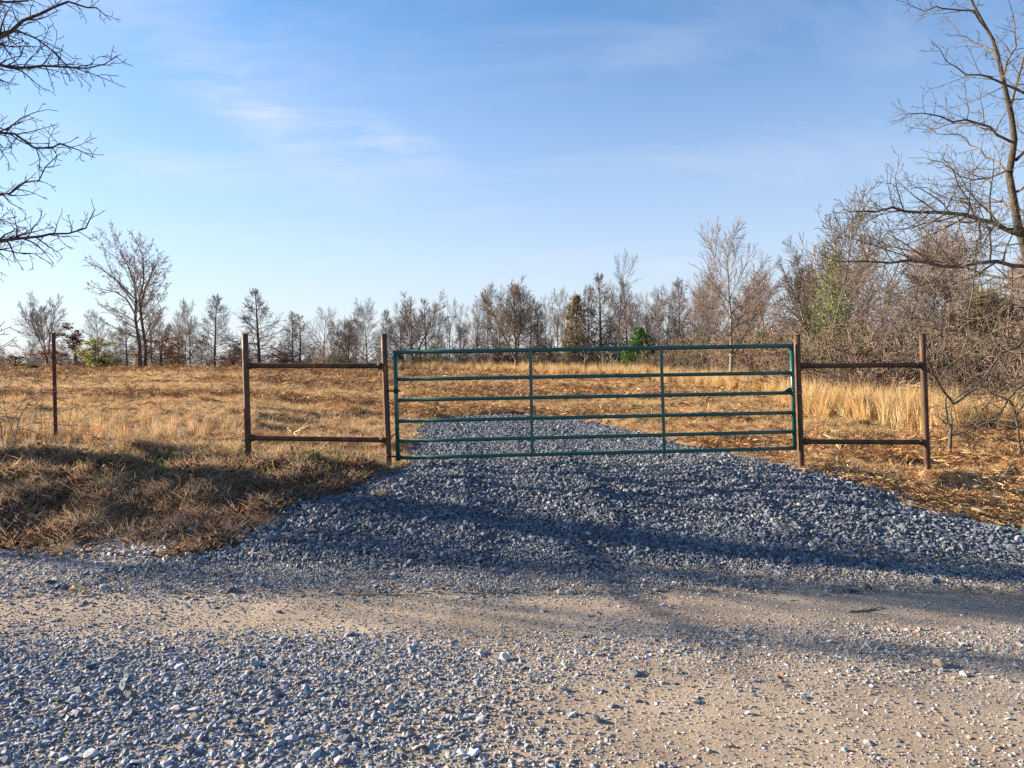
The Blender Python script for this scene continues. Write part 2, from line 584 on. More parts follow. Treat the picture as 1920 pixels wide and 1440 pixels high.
def scatter(name, pts, rot, scl, idx, tint, coll, label, cat):
    n = len(pts)
    me = bpy.data.meshes.new(name)
    me.vertices.add(n)
    me.vertices.foreach_set('co', np.asarray(pts, np.float32).ravel())
    for nm, ty, dat, key in (('rot', 'FLOAT_VECTOR', rot, 'vector'), ('scl', 'FLOAT_VECTOR', scl, 'vector'),
                             ('idx', 'INT', idx, 'value'), ('tint', 'FLOAT_COLOR', tint, 'color')):
        at = me.attributes.new(nm, ty, 'POINT')
        dat = np.asarray(dat)
        if nm == 'tint':
            dat = np.concatenate([dat, np.ones((n, 1))], 1)
        at.data.foreach_set(key, dat.astype(np.int32 if ty == 'INT' else np.float32).ravel())
    o = link(bpy.data.objects.new(name, me))
    tag(o, label, cat, None, 'stuff')
    ng = bpy.data.node_groups.new(name + '_nodes', 'GeometryNodeTree')
    ng.interface.new_socket('Geometry', in_out='INPUT', socket_type='NodeSocketGeometry')
    ng.interface.new_socket('Geometry', in_out='OUTPUT', socket_type='NodeSocketGeometry')
    N, L = ng.nodes, ng.links
    gi, go = N.new('NodeGroupInput'), N.new('NodeGroupOutput')
    ci = N.new('GeometryNodeCollectionInfo')
    ci.inputs['Collection'].default_value = coll
    ci.inputs['Separate Children'].default_value = True
    ci.inputs['Reset Children'].default_value = True
    ip = N.new('GeometryNodeInstanceOnPoints')
    ip.inputs['Pick Instance'].default_value = True

    def na(nm, ty):
        a = N.new('GeometryNodeInputNamedAttribute')
        a.data_type = ty
        a.inputs['Name'].default_value = nm
        return a.outputs['Attribute']
    L.new(gi.outputs[0], ip.inputs['Points'])
    L.new(ci.outputs[0], ip.inputs['Instance'])
    L.new(na('idx', 'INT'), ip.inputs['Instance Index'])
    L.new(na('rot', 'FLOAT_VECTOR'), ip.inputs['Rotation'])
    L.new(na('scl', 'FLOAT_VECTOR'), ip.inputs['Scale'])
    L.new(ip.outputs[0], go.inputs[0])
    md = o.modifiers.new('scatter', 'NODES')
    md.node_group = ng
    return o


def in_view(x, y, pad=0.09, dx=0.8):
    return np.abs(x) < (0.727 + pad) * y + dx


def pick_tint(rng, n, cols, wts, jit=0.12):
    cols = np.array(cols)
    k = rng.choice(len(cols), n, p=np.array(wts) / np.sum(wts))
    return np.clip(cols[k] * (1 + rng.normal(0, jit, (n, 1))) * (1 + rng.normal(0, 0.04, (n, 3))), 0.01, 0.9)


# ------------------------------------------------------------------ the ground: field, road, drive
def axis(parts):
    out = [np.arange(a, b, s) for a, b, s in parts]
    return np.unique(np.round(np.concatenate(out), 4))


xs = axis([(-700, -100, 60), (-100, -40, 6), (-40, -13, 1.0), (-13, -6, 0.22), (-6, 9, 0.1), (9, 15, 0.22), (15, 40, 1.0), (40, 100, 6), (100, 701, 60)])
ys = axis([(-200, -20, 30), (-20, -6, 2), (-6, 5.6, 0.5), (5.6, 11, 0.09), (11, 20, 0.22), (20, 40, 0.6), (40, 80, 1.2), (80, 160, 8), (160, 901, 60)])
X, Y = np.meshgrid(xs, ys)
Z = zfield(X, Y)
Z = Z - 0.10 * sstep(0.02, 0.25, drive_in(X, Y)) * (Y > 6.2)
under = (1 - sstep(5.5, 5.95, Y)) * sstep(-4.6, -3.9, Y)
Z = Z - 0.12 * under
field = obj('field', grid_mesh('field', X, Y, Z), 'field_soil')
tag(field, 'sunlit field of mown dead grass rising to a crest', 'field', kind='structure')

xs = axis([(-60, -12, 2.0), (-12, -5, 0.3), (-5, 6, 0.1), (6, 14, 0.3), (14, 61, 2.0)])
ys = axis([(-4.4, 1.6, 0.4), (1.6, 7.05, 0.07)])
X, Y = np.meshgrid(xs, ys)
Zr = zroad(X, Y) - 0.25 * sstep(6.75, 7.05, Y) - 0.1 * sstep(0.35, 0.8, drive_in(X, Y)) * sstep(6.3, 6.6, Y)
road = obj('road', grid_mesh('road', X, Y, Zr), 'road_dirt')
tag(road, 'pale dirt and gravel country road crossing the foreground', 'road', kind='structure')

yy = axis([(DY0 + 0.35, 11, 0.06), (11, DY1 - 0.05, 0.12)])
tt = np.linspace(0, 1, 120)
T, Y = np.meshgrid(tt, yy)
XA, XB = lin(XL, Y) - 0.12, lin(XR, Y) + 0.12
X = XA + (XB - XA) * T
drive = obj('driveway', grid_mesh('driveway', X, Y, zdrive(X, Y) - 0.012), 'drive_fines')
tag(drive, 'bed of blue grey crushed rock leading through the gate', 'driveway', kind='structure')


# ------------------------------------------------------------------ trees
def unit(v):
    return v / (math.sqrt(float(v[0] * v[0] + v[1] * v[1] + v[2] * v[2])) + 1e-9)


def side_dir(rng, d, ang, az):
    ref = np.array([0, 0, 1.0]) if abs(d[2]) < 0.9 else np.array([1.0, 0, 0])
    u = unit(np.cross(d, ref))
    w = np.cross(d, u)
    return unit(d * math.cos(ang) + (u * math.cos(az) + w * math.sin(az)) * math.sin(ang))


class Tree:
    """S: per-level lists seg, wig, up, n, ang, ratio, t0 and scalars lev, tip"""

    def __init__(self, seed, S):
        self.rng = np.random.default_rng(seed)
        self.S = S
        self.out = [[] for _ in range(7)]
        self.tips = []

    def path(self, pts, rads, lev):
        pts, rads = np.array(pts, float), np.array(rads, float)
        self.out[lev].append((pts, rads))
        self.children(pts, rads, lev)

    def grow(self, p, d, L, r, lev):
        S, rng = self.S, self.rng
        n = S['seg'][lev]
        st = L / n
        pts, rad = [p], [r]
        wig, up = S['wig'][lev], S['up'][lev]
        jit = rng.normal(0, wig, (n, 3))
        for i in range(n):
            d = unit(d + jit[i] + np.array([0, 0, up]))
            p = p + d * st
            pts.append(p)
            rad.append(max(r * (1 - 0.9 * (i + 1) / n), S['tip']))
        pts, rad = np.array(pts), np.array(rad)
        self.out[lev].append((pts, rad))
        if lev >= S['lev']:
            self.tips.append(pts)
            return
        self.children(pts, rad, lev, L)

    def children(self, pts, rad, lev, L=None):
        S, rng = self.S, self.rng
        if lev >= S['lev']:
            self.tips.append(pts)
            return
        if L is None:
            L = float(np.sum(np.linalg.norm(np.diff(pts, axis=0), axis=1)))
        per = S.get('per', [None] * 7)[lev]
        k = S['n'][lev] if per is None else max(1, int(round(L * per)))
        if k <= 0:
            return
        k = max(1, int(round(k * rng.uniform(0.8, 1.2))))
        ts = S['t0'][lev] + (1 - S['t0'][lev]) * (np.arange(k) + rng.random(k)) / k
        az = rng.uniform(0, 6.28)
        m = len(pts) - 1
        for t in ts:
            f = min(t, 0.999) * m
            i = int(f)
            f -= i
            p = pts[i] * (1 - f) + pts[i + 1] * f
            r = rad[i] * (1 - f) + rad[i + 1] * f
            d = unit(pts[i + 1] - pts[i])
            az += 2.4 + rng.normal(0, 0.5)
            a0, a1 = S['ang'][lev]
            a = R(a0 + (a1 - a0) * t + rng.normal(0, 8))
            sh = S['shape'][lev](t) if 'shape' in S and S['shape'][lev] else (1 - 0.55 * t)
            cl = L * S['ratio'][lev] * sh * rng.uniform(0.65, 1.25)
            if cl < 0.05:
                continue
            cr = max(min(r * S.get('rr', 0.6), cl * S.get('thin', 0.035)), S['tip'])
            self.grow(p, side_dir(rng, d, a, az), cl, cr, lev + 1)

    def meshes(self, name, trunk_levels=1, sides=(8, 6, 4, 3, 3, 3, 3)):
        A = [q for l in range(trunk_levels) for q in self.out[l]]
        tr = tube_mesh(name + '_trunk', A, sides[0])
        V, F, off = [], [], 0
        for l in range(trunk_levels, 7):
            if self.out[l]:
                v, f = tubes(self.out[l], sides[l])
                V.append(v)
                F.append(f[0] + off)
                off += len(v)
        cr = mesh_np(name + '_crown', np.concatenate(V), np.concatenate(F), True)
        return tr, cr


def leaf_faces(rng, pts, size, flat=0.5, per=1, jit=0.05, aspect=0.6):
    """small four-cornered leaves round the points"""
    pts = np.repeat(np.asarray(pts), per, axis=0)
    n = len(pts)
    c = pts + rng.normal(0, jit, (n, 3))
    a = rng.normal(0, 1, (n, 3))
    a /= np.linalg.norm(a, axis=1, keepdims=True)
    b = np.cross(a, rng.normal(0, 1, (n, 3)))
    b /= np.linalg.norm(b, axis=1, keepdims=True)
    s = size * rng.uniform(0.6, 1.4, (n, 1))
    v = np.stack([c - a * s, c + b * s * aspect, c + a * s, c - b * s * aspect], 1).reshape(-1, 3)
    return v, np.arange(n * 4).reshape(-1, 4)


def S_pin(h):
    return dict(lev=3, tip=0.0085, seg=[9, 6, 4, 3], wig=[0.02, 0.05, 0.06, 0.06], up=[0.02, 0.03, 0.03, 0.02],
                n=[58, 9, 4, 0], ang=[(98, 44), (36, 32), (32, 28), (0, 0)], ratio=[0.42, 0.62, 0.75, 0],
                t0=[0.12, 0.15, 0.1, 0], rr=0.5, thin=0.017, shape=[lambda t: (1.05 - t) ** 0.75 * (0.55 + 0.45 * min(1, t * 4)), None, None, None])


def S_upright(h):
    return dict(lev=3, tip=0.0085, seg=[8, 7, 5, 3], wig=[0.045, 0.06, 0.07, 0.06], up=[0.02, 0.045, 0.04, 0.03],
                n=[17, 10, 6, 0], ang=[(56, 28), (34, 28), (32, 26), (0, 0)], ratio=[0.56, 0.60, 0.72, 0],
                t0=[0.2, 0.12, 0.1, 0], rr=0.6, thin=0.017)


def S_dense(h):
    return dict(lev=3, tip=0.008, seg=[7, 6, 5, 3], wig=[0.05, 0.08, 0.09, 0.08], up=[0.02, 0.03, 0.03, 0.02],
                n=[24, 12, 7, 0], ang=[(76, 32), (40, 34), (36, 30), (0, 0)], ratio=[0.48, 0.60, 0.70, 0],
                t0=[0.12, 0.10, 0.08, 0], rr=0.55, thin=0.016)


def S_shade(h):
    return dict(S_dense(h), t0=[0.50, 0.10, 0.08, 0], ang=[(55, 30), (44, 38), (42, 36), (0, 0)], ratio=[0.36, 0.52, 0.52, 0], n=[15, 9, 5, 0])


PROTO = {}


def make_proto(key, seed, h, r, S, forks=0, lean=0.04, bark='bark_grey', twig='twig_brown'):
    t = Tree(seed, S)
    rng = t.rng
    if not forks:
        d = unit(np.array([rng.normal(0, lean), rng.normal(0, lean), 1.0]))
        t.grow(np.array([0, 0, -0.25]), d, h, r, 0)
        tl = 1
    else:
        fh = h * rng.uniform(0.10, 0.22)
        t.out[0].append((np.array([[0, 0, -0.25], [0.02, 0, fh * 0.5], [0.0, 0.02, fh]]), np.array([r * 1.25, r * 1.05, r])))
        az = rng.uniform(0, 6.28)
        for k in range(forks):
            az += 6.28 / forks + rng.normal(0, 0.3)
            a = R(rng.uniform(10, 30))
            d = unit(np.array([math.cos(az) * math.sin(a), math.sin(az) * math.sin(a), math.cos(a)]))
            t.grow(np.array([0, 0, fh * 0.8]), d, (h - fh) * rng.uniform(0.8, 1.02), r * 0.75, 0)
        tl = 1
    tr, cr = t.meshes(key, tl)
    z = max(float(v.co.z) for v in list(cr.vertices)[::7])
    PROTO[key] = dict(trunk=tr, crown=cr, h=z, bark=bark, twig=twig, tips=t.tips)
    tr.materials.append(MATS[bark])
    cr.materials.append(MATS[twig])


make_proto('pin_a', 1, 6.4, 0.155, S_pin(6), twig='twig_brown', bark='bark_dark')
make_proto('pin_b', 2, 6.0, 0.15, S_pin(6), bark='bark_dark')
make_proto('upright_a', 4, 6.5, 0.12, S_upright(6))
make_proto('upright_b', 5, 6.5, 0.11, S_upright(6))
make_proto('vase_a', 7, 5.6, 0.12, S_upright(6), forks=4)
make_proto('vase_b', 8, 5.6, 0.11, S_upright(6), forks=3)
make_proto('dense_a', 10, 6.5, 0.10, S_dense(6), twig='twig_red')
make_proto('dense_b', 11, 6.3, 0.09, S_dense(6), forks=2, twig='twig_red')
make_proto('dense_c', 12, 6.0, 0.09, S_dense(6), twig='twig_brown')
make_proto('shade_a', 13, 8.5, 0.12, S_shade(8))
make_proto('shade_b', 14, 8.5, 0.12, S_shade(8))


def place_tree(key, px, D, top, label, name='bare_tree', group=None, rot=None, bark=None, twig=None, wide=1.0, base=None):
    """a tree standing at distance D whose top reaches row `top` of the photograph"""
    P = PROTO[key]
    x = (px - 960) / FPX * D
    z = float(surf(x, D)) if base is None else base
    h = (EYE - (top - HZ) / FPX * D - z) * (1.10 if D > 40 else 1.0)
    s = h / P['h']
    e = empty(name, (x, D, z))
    e.rotation_euler = (0, 0, RNG.uniform(0, 6.28) if rot is None else rot)
    e.scale = (s * wide, s * wide, s)
    tag(e, label, 'tree', group)
    for part in ('trunk', 'crown'):
        o = link(bpy.data.objects.new(part, P[part]), e)
        mt = bark if part == 'trunk' else twig
        if mt:
            o.material_slots[0].link = 'OBJECT'
            o.material_slots[0].material = MATS[mt]
    return e


CREST = 'bare trees along the crest of the field'
# left part of the skyline
place_tree('vase_b', 88, 50, 555, 'pale forked bare tree rising behind the red steel fence post', wide=0.85, group=CREST, rot=1.0)
place_tree('dense_c', 62, 60, 640, 'low twiggy bare tree at the far left of the crest', group=CREST)
place_tree('upright_a', 186, 56, 588, 'small bare tree rising out of the yellow green shrub', group=CREST)
place_tree('pin_b', 238, 60, 610, 'thin bare tree close by on the near side of the tall twin trunked tree', group=CREST)
place_tree('upright_b', 285, 57, 545, 'slim bare tree on the gate side of the tall twin trunked tree', group=CREST)
place_tree('dense_b', 312, 62, 600, 'low tangled bare tree beside the tall twin trunked tree', group=CREST)
place_tree('upright_a', 333, 60, 575, 'first of two thin bare trees between the tall tree and the lone pin oak', group=CREST, wide=0.8)
place_tree('upright_b', 357, 61, 570, 'second of two thin bare trees between the tall tree and the lone pin oak', group=CREST, wide=0.8)
place_tree('pin_a', 402, 56, 562, 'lone slender bare tree with even rounded crown before the first pipe post', group=CREST, wide=0.8)
place_tree('dense_c', 440, 62, 640, 'low rust tinged bare tree just before the first rusty pipe post', group=CREST)
place_tree('pin_b', 487, 55, 552, 'conical bare pin oak seen just inside the left pipe brace', group=CREST)
place_tree('pin_a', 549, 57, 592, 'thinner of the twin bare trees over the middle of the left pipe brace', group=CREST, wide=0.8)
place_tree('pin_b', 563, 56, 598, 'darker of the twin bare trees over the middle of the left pipe brace', group=CREST, wide=0.9)
place_tree('upright_a', 608, 62, 583, 'bare tree with open fan crown over the left pipe brace', group=CREST)
place_tree('vase_a', 652, 60, 598, 'wide many stemmed bare tree left of the gate hinge post', group=CREST, wide=0.8)
place_tree('dense_a', 690, 58, 570, 'thick twigged bare tree right beside the gate hinge post', group=CREST, twig='twig_brown')
place_tree('vase_b', 775, 58, 553, 'spreading bare tree above the hinge end of the gate', group=CREST)
place_tree('dense_c', 742, 64, 600, 'low bare tree just over the hinge corner of the gate', group=CREST)
place_tree('upright_b', 842, 57, 568, 'thin whip like bare tree above the first third of the gate', group=CREST, wide=0.7)
place_tree('upright_a', 893, 56, 555, 'slender bare tree with short side limbs left of the vase shaped tree', group=CREST, wide=0.8)
place_tree('dense_c', 868, 64, 610, 'low brushy bare tree behind the slender trees over the gate', group=CREST)
place_tree('vase_a', 968, 50, 530, 'vase shaped bare tree above the first upright of the gate', group=CREST, wide=0.95)
place_tree('pin_a', 1007, 49, 575, 'dark straight trunked bare tree beside the first upright of the gate', group=CREST, wide=0.6)
place_tree('upright_b', 1045, 55, 548, 'thin bare tree between the vase shaped tree and the bronze cedar', group=CREST, wide=0.8)
place_tree('pin_b', 1127, 48, 525, 'straight bare tree just right of the bronze cedar', group=CREST, wide=0.8)
place_tree('upright_b', 1158, 46, 488, 'tallest whip like bare tree over the middle of the gate', group=CREST, wide=0.62, rot=2.2)
place_tree('dense_b', 1192, 52, 555, 'bare tree standing behind the bright green cedar', group=CREST, twig='twig_brown')
place_tree('upright_a', 1252, 46, 545, 'bare tree above the second upright of the gate', group=CREST, wide=0.75)
place_tree('dense_a', 1300, 50, 540, 'reddish twiggy tree right of the second gate upright', group=CREST)
place_tree('upright_a', 1312, 40, 500, 'tall thin bare tree left of the broad V crowned tree', group=CREST, wide=0.7)
place_tree('upright_a', 1370, 30, 392, 'tall bare tree with V shaped crown over the latch end of the gate', group=CREST, rot=0.6, bark='bark_pale', wide=0.85)
# thicket on the right
TH = 'trees of the thicket on the right'
ORD = 'first second third fourth fifth sixth seventh eighth ninth tenth eleventh twelfth thirteenth fourteenth fifteenth sixteenth seventeenth eighteenth nineteenth twentieth'.split()
seen = [0, 0]
for px, D, top, key in sorted(((1345, 46, 530, 'dense_a'), (1405, 44, 520, 'dense_b'), (1440, 40, 500, 'dense_a'), 
                        (1500, 38, 500, 'dense_a'), (1560, 42, 470, 'dense_b'), (1590, 36, 470, 'dense_a'), 
                        (1700, 36, 430, 'dense_a'), (1760, 38, 410, 'dense_a'), (1800, 34, 415, 'dense_a'),
                        (1890, 30, 450, 'dense_a'), (1945, 34, 420, 'dense_b'), (2000, 32, 420, 'dense_a'),
                        (1385, 52, 560, 'dense_c'), (1830, 26, 520, 'dense_c'), (1905, 24, 560, 'dense_c'),
                        (1270, 58, 600, 'dense_c'), (1225, 60, 605, 'dense_a'), (1090, 62, 600, 'dense_c'), (1010, 66, 610, 'dense_c'),
                        (940, 66, 615, 'dense_c'), (820, 68, 625, 'dense_c'), (1150, 62, 600, 'dense_c'))):
    q = int(px > 1330)
    lb = ORD[seen[q]] + (' from the left of the reddish bare trees crowded in the thicket' if q else ' from the left of the low brushy trees in the back row behind the gate')
    seen[q] += 1
    place_tree(key, px, D, top, lb, group=TH if px > 1330 else 'brushy trees of the back row', twig='twig_red' if px > 1330 and key != 'dense_c' else None)
for i, (px, D, top) in enumerate(((628, 60, 605), (668, 63, 590), (722, 60, 588), (752, 62, 575), (800, 61, 570), (822, 63, 590), (862, 60, 578), (915, 58, 570), (937, 60, 560), (992, 60, 570),
                                  (1022, 56, 560), (1062, 57, 555), (1105, 55, 548), (1142, 57, 560), (1178, 54, 540), (1215, 55, 555), (1236, 54, 550), (1275, 52, 535), (1330, 48, 520))):
    place_tree(('upright_a', 'upright_b', 'pin_a', 'upright_b', 'pin_b')[i % 5], px, D, top, ORD[i] + ' from the left of the thin upright bare trees in the row behind the gate', group='thin trees in the row behind the gate', wide=0.62)
place_tree('vase_b', 1535, 27, 425, 'pale multi stemmed tree between the gate latch and the green vine', group=TH, bark='bark_pale', wide=0.7, twig='twig_tan')
place_tree('upright_b', 1618, 26, 420, 'tall thin tree just right of the green vine', group=TH, bark='bark_pale', wide=0.75)
place_tree('upright_a', 1660, 22, 450, 'straight dark trunked tree behind the middle of the right pipe brace', group=TH, wide=0.8, twig='twig_brown')
place_tree('upright_b', 1745, 24, 440, 'pale barked straight tree behind the last rusty post', group=TH, bark='bark_pale', wide=0.8)
place_tree('dense_c', 1612, 20, 640, 'low scrubby tree behind the top rail of the right pipe brace', group=TH)
place_tree('dense_c', 1700, 19, 655, 'low scrubby tree at the last post of the right pipe brace', group=TH, twig='twig_tan')


for i, (px, D, top, lb) in enumerate(((215, 62, 618, 'low brushy tree in the gap left of the tall twin trunked tree'), (255, 66, 630, 'brushy tree half hidden by the trunks of the tall twin trunked tree'),
                                     (345, 66, 615, 'brushy low tree behind the two thin trees left of the lone tree'), (380, 67, 635, 'low brush tree just left of the lone slender tree'),
                                     (115, 64, 645, 'low brushy tree half behind the dark red leaved oak'), (465, 66, 640, 'low brush tree tight behind the first rusty pipe post'),
                                     (585, 68, 650, 'low brush tree between the twin trees and the open fan crowned tree'), (640, 67, 640, 'low brush tree under the many stemmed tree by the hinge post'))):
    place_tree(('dense_c', 'dense_a')[i % 2], px, D, top, lb, group=CREST, twig='twig_brown', wide=1.2)


def leafy(name, label, px, D, top, width, mat, seed, n, size, bark='bark_dark', twig='twig_brown', low=0.1, group=None):
    """a small tree or shrub that still carries leaves: trunk, crown of twigs, leaves"""
    rng = np.random.default_rng(seed)
    x = (px - 960) / FPX * D
    z = float(surf(x, D))
    h = EYE - (top - HZ) / FPX * D - z
    w = width / FPX * D / 2
    S = dict(lev=3, tip=0.007, seg=[6, 4, 3, 2], wig=[0.05, 0.12, 0.16, 0.2], up=[0.02, 0.03, 0.03, 0.03], n=[14, 7, 4, 0],
             ang=[(80, 35), (45, 40), (45, 40), (0, 0)], ratio=[0.42, 0.5, 0.5, 0], t0=[low, 0.15, 0.1, 0], rr=0.5)
    t = Tree(seed, S)
    t.grow(np.array([0, 0, -0.15]), unit(np.array([0.05, 0, 1.0])), h * 0.96, 0.022 * h, 0)
    tr, cr = t.meshes(name)
    tips = np.concatenate([p[1:] for p in t.tips])
    tips = tips[rng.integers(0, len(tips), n)]
    lm = np.percentile(np.abs(tips[:, :2]), 93)
    v, f = leaf_faces(rng, tips, size, jit=size * 1.5)
    e = empty(name, (x, D, z))
    e.scale = (w / lm * 1.05, w / lm * 1.05, 1)
    tag(e, label, 'shrub' if h < 2.5 else 'tree', group)
    obj('trunk', tr, bark, e)
    obj('crown', cr, twig, e)
    obj('leaves', mesh_np(name + '_leaves', v, f), mat, e)
    return e


leafy('red_leaved_oak', 'small oak with clinging dark red leaves right of the red fence post', 142, 50, 616, 72, 'leaf_red', 41, 1900, 0.048)
leafy('budding_shrub', 'yellow green budding shrub beside the dark red leaved oak', 176, 47, 632, 62, 'leaf_lime', 42, 1100, 0.042)
leafy('bush', 'low olive and tan bush on the crest at the far left edge', 22, 44, 664, 56, 'cedar_bronze', 46, 700, 0.035, twig='twig_tan')
leafy('rust_leaved_oak', 'low oak with sparse rust brown leaves under the tall twin trunked tree', 300, 54, 628, 70, 'leaf_brown', 43, 1300, 0.05)
leafy('rust_leaved_oak', 'rust leaved scrub oak left of the first rusty pipe post', 432, 56, 642, 50, 'leaf_brown', 44, 800, 0.05)
leafy('rust_leaved_oak', 'dark low oak at the foot of the twin trees over the left brace', 530, 57, 655, 56, 'leaf_brown', 45, 500, 0.05)


def cedar(label, px, D, top, width, mat, seed, n, basey=None, lift=0.0):
    rng = np.random.default_rng(seed)
    x = (px - 960) / FPX * D
    z = float(surf(x, D))
    h = EYE - (top - HZ) / FPX * D - z
    w = width / FPX * D / 2
    polys = [(np.array([[0, 0, -0.2], [0.01, 0, h * 0.5], [0, 0.01, h * 0.96]]), np.array([0.035 * h ** 0.7, 0.02 * h ** 0.7, 0.005]))]
    e = empty('cedar_tree', (x, D, z))
    tag(e, label, 'cedar')
    obj('trunk', tube_mesh('cedar_trunk', polys, 7), 'bark_dark', e)
    limbs, V = [], []
    k = int(n / 16)
    for i in range(k):
        t = lift + (1 - lift) * rng.random() ** 1.15
        prof = min(1.0, (1 - t) * 1.5) ** 0.8 * (0.55 + 0.45 * min(1, t * 5)) * w * rng.uniform(0.55, 1.12)
        az = rng.uniform(0, 6.28)
        tip = np.array([math.cos(az) * prof, math.sin(az) * prof, h * t + prof * rng.uniform(0.05, 0.55)])
        root = np.array([0, 0, h * t * 0.95])
        mid = (root + tip) / 2 + np.array([0, 0, -0.06 * prof])
        limbs.append((np.array([root, mid, tip]), np.array([0.014, 0.008, 0.003])))
        q = rng.random(16)[:, None] ** 0.6
        V.append(root + (tip - root) * q + rng.normal(0, 0.07 * w + 0.015, (16, 3)))
    P = np.concatenate(V)
    m = len(P)
    up = np.stack([rng.normal(0, 0.5, m) + 0.5 * P[:, 0] / w, rng.normal(0, 0.5, m) + 0.5 * P[:, 1] / w, np.full(m, 0.75)], 1)
    up /= np.linalg.norm(up, axis=1, keepdims=True)
    sd_ = np.cross(up, rng.normal(0, 1, (m, 3)))
    sd_ /= np.linalg.norm(sd_, axis=1, keepdims=True)
    s = rng.uniform(0.5, 1.3, (m, 1)) * (0.075 * w + 0.03)
    v = np.stack([P - sd_ * s * 0.28, P + sd_ * s * 0.28, P + up * s * 1.6], 1).reshape(-1, 3)
    obj('limbs', tube_mesh('cedar_limbs', limbs, 3), 'bark_dark', e)
    obj('crown', mesh_np('cedar_crown', v, np.arange(m * 3).reshape(-1, 3)), mat, e)


cedar('tiny dark green cedar at the foot of the yellow green shrub', 190, 47, 676, 26, 'cedar', 51, 1800)
cedar('bronze and green cedar left of the straight bare tree over the gate', 1080, 52, 556, 92, 'cedar_bronze', 52, 3000)
cedar('bright green cedar behind the top rail of the gate near its second upright', 1200, 44, 620, 76, 'cedar', 53, 8000)
cedar('low green cedar in the shade behind the latch end of the gate', 1432, 32, 628, 70, 'cedar', 54, 5000)
cedar('dark olive cedar deep in the thicket beyond the last rusty post', 1850, 24, 560, 190, 'cedar_bronze', 55, 5000)
cedar('dull green cedar low in the back row under the bronze cedar', 1015, 58, 655, 80, 'cedar_bronze', 56, 3500)
cedar('small green cedar low behind the gate hinge corner', 750, 58, 662, 36, 'cedar', 57, 1500)


def vine_tree():
    D, px = 25, 1560
    x = (px - 960) / FPX * D
    z = float(surf(x, D))
    e = empty('vine_covered_tree', (x, D, z))
    tag(e, 'slender tree climbed by a bright green leafy vine behind the right brace', 'tree')
    t = Tree(61, S_upright(6))
    H = EYE - (440 - HZ) / FPX * D - z
    t.grow(np.array([0, 0, -0.2]), np.array([0, 0, 1.0]), H, 0.06, 0)
    tr, cr = t.meshes('vine_tree')
    obj('trunk', tr, 'bark_grey', e)
    obj('crown', cr, 'twig_brown', e)
    rng = np.random.default_rng(62)
    pts = []
    for py, dx, sx, sy, k in ((500, -2, 8, 16, 220), (485, 8, 5, 9, 120), (540, -4, 13, 18, 380), (575, 2, 17, 16, 420), (605, -6, 13, 16, 300),
                              (635, 14, 16, 16, 380), (665, 10, 17, 16, 320), (560, 22, 8, 12, 120), (650, 36, 8, 8, 80), (590, -24, 8, 12, 90)):
        c = to3(px + dx, py, D) - np.array([x, D, z])
        k = int(k * 0.6)
        pts.append(c + rng.normal(0, 1, (k, 3)) * np.array([sx, 14, sy]) / FPX * D)
    v, f = leaf_faces(rng, np.concatenate(pts), 0.042, jit=0.03, aspect=0.75)
    obj('vine_leaves', mesh_np('vine_leaves', v, f), 'leaf_green', e)


vine_tree()


def big_left_tree():
    D = 46
    px = 262
    x = (px - 960) / FPX * D
    z = float(surf(x, D))
    e = empty('twin_trunk_tree', (x, D, z))
    tag(e, 'tallest bare tree on the crest, twin trunks and tufts of brown leaves', 'tree')
    S = dict(lev=4, tip=0.008, seg=[7, 6, 5, 3, 2], wig=[0.03, 0.06, 0.10, 0.14, 0.16], up=[0.01, 0.05, 0.05, 0.05, 0.04],
             n=[17, 10, 5, 3, 0], ang=[(70, 26), (36, 32), (42, 36), (45, 40), (0, 0)], ratio=[0.50, 0.36, 0.42, 0.5, 0],
             t0=[0.16, 0.2, 0.15, 0.2, 0], rr=0.5, thin=0.02)
    t = Tree(73, S)
    q = lambda a, b, dd=0.0: to3(a, b, D) - np.array([x, D, z]) + np.array([0, dd, 0])
    t.path([q(263, 705), q(262, 650), q(254, 600), q(252, 560, 0.2), q(247, 530, 0.3), q(238, 500, 0.2), q(226, 475)], [0.15, 0.115, 0.09, 0.075, 0.055, 0.035, 0.012], 0)
    t.path([q(268, 702, 0.3), q(270, 650, 0.2), q(267, 600, -0.1), q(266, 560, -0.3), q(274, 530, -0.3), q(272, 500, -0.2), q(268, 472)], [0.12, 0.10, 0.085, 0.068, 0.05, 0.035, 0.012], 0)
    t.path([q(262, 585), q(280, 540, -0.5), q(290, 525, -0.7), q(302, 505, -0.8), q(308, 485, -0.6)], [0.08, 0.06, 0.045, 0.03, 0.01], 1)
    t.path([q(254, 590), q(230, 560, 0.5), q(205, 545, 0.8), q(180, 540, 0.8), q(155, 535, 0.7)], [0.07, 0.05, 0.04, 0.025, 0.01], 1)
    t.path([q(252, 560), q(225, 525, -0.5), q(200, 505, -0.8), q(178, 495, -0.9)], [0.06, 0.045, 0.03, 0.01], 1)
    tr, cr = t.meshes('twin_trunk_tree')
    obj('trunk', tr, 'bark_grey', e)
    obj('crown', cr, 'twig_brown', e)
    rng = np.random.default_rng(74)
    tips = np.concatenate([p[1:] for p in t.tips])
    tips = tips[tips[:, 2] > 3.2]
    tips = tips[rng.integers(0, len(tips), 2600)]
    v, f = leaf_faces(rng, tips, 0.045, jit=0.05)
    obj('leaf_tufts', mesh_np('leaf_tufts', v, f), 'leaf_brown', e)


big_left_tree()


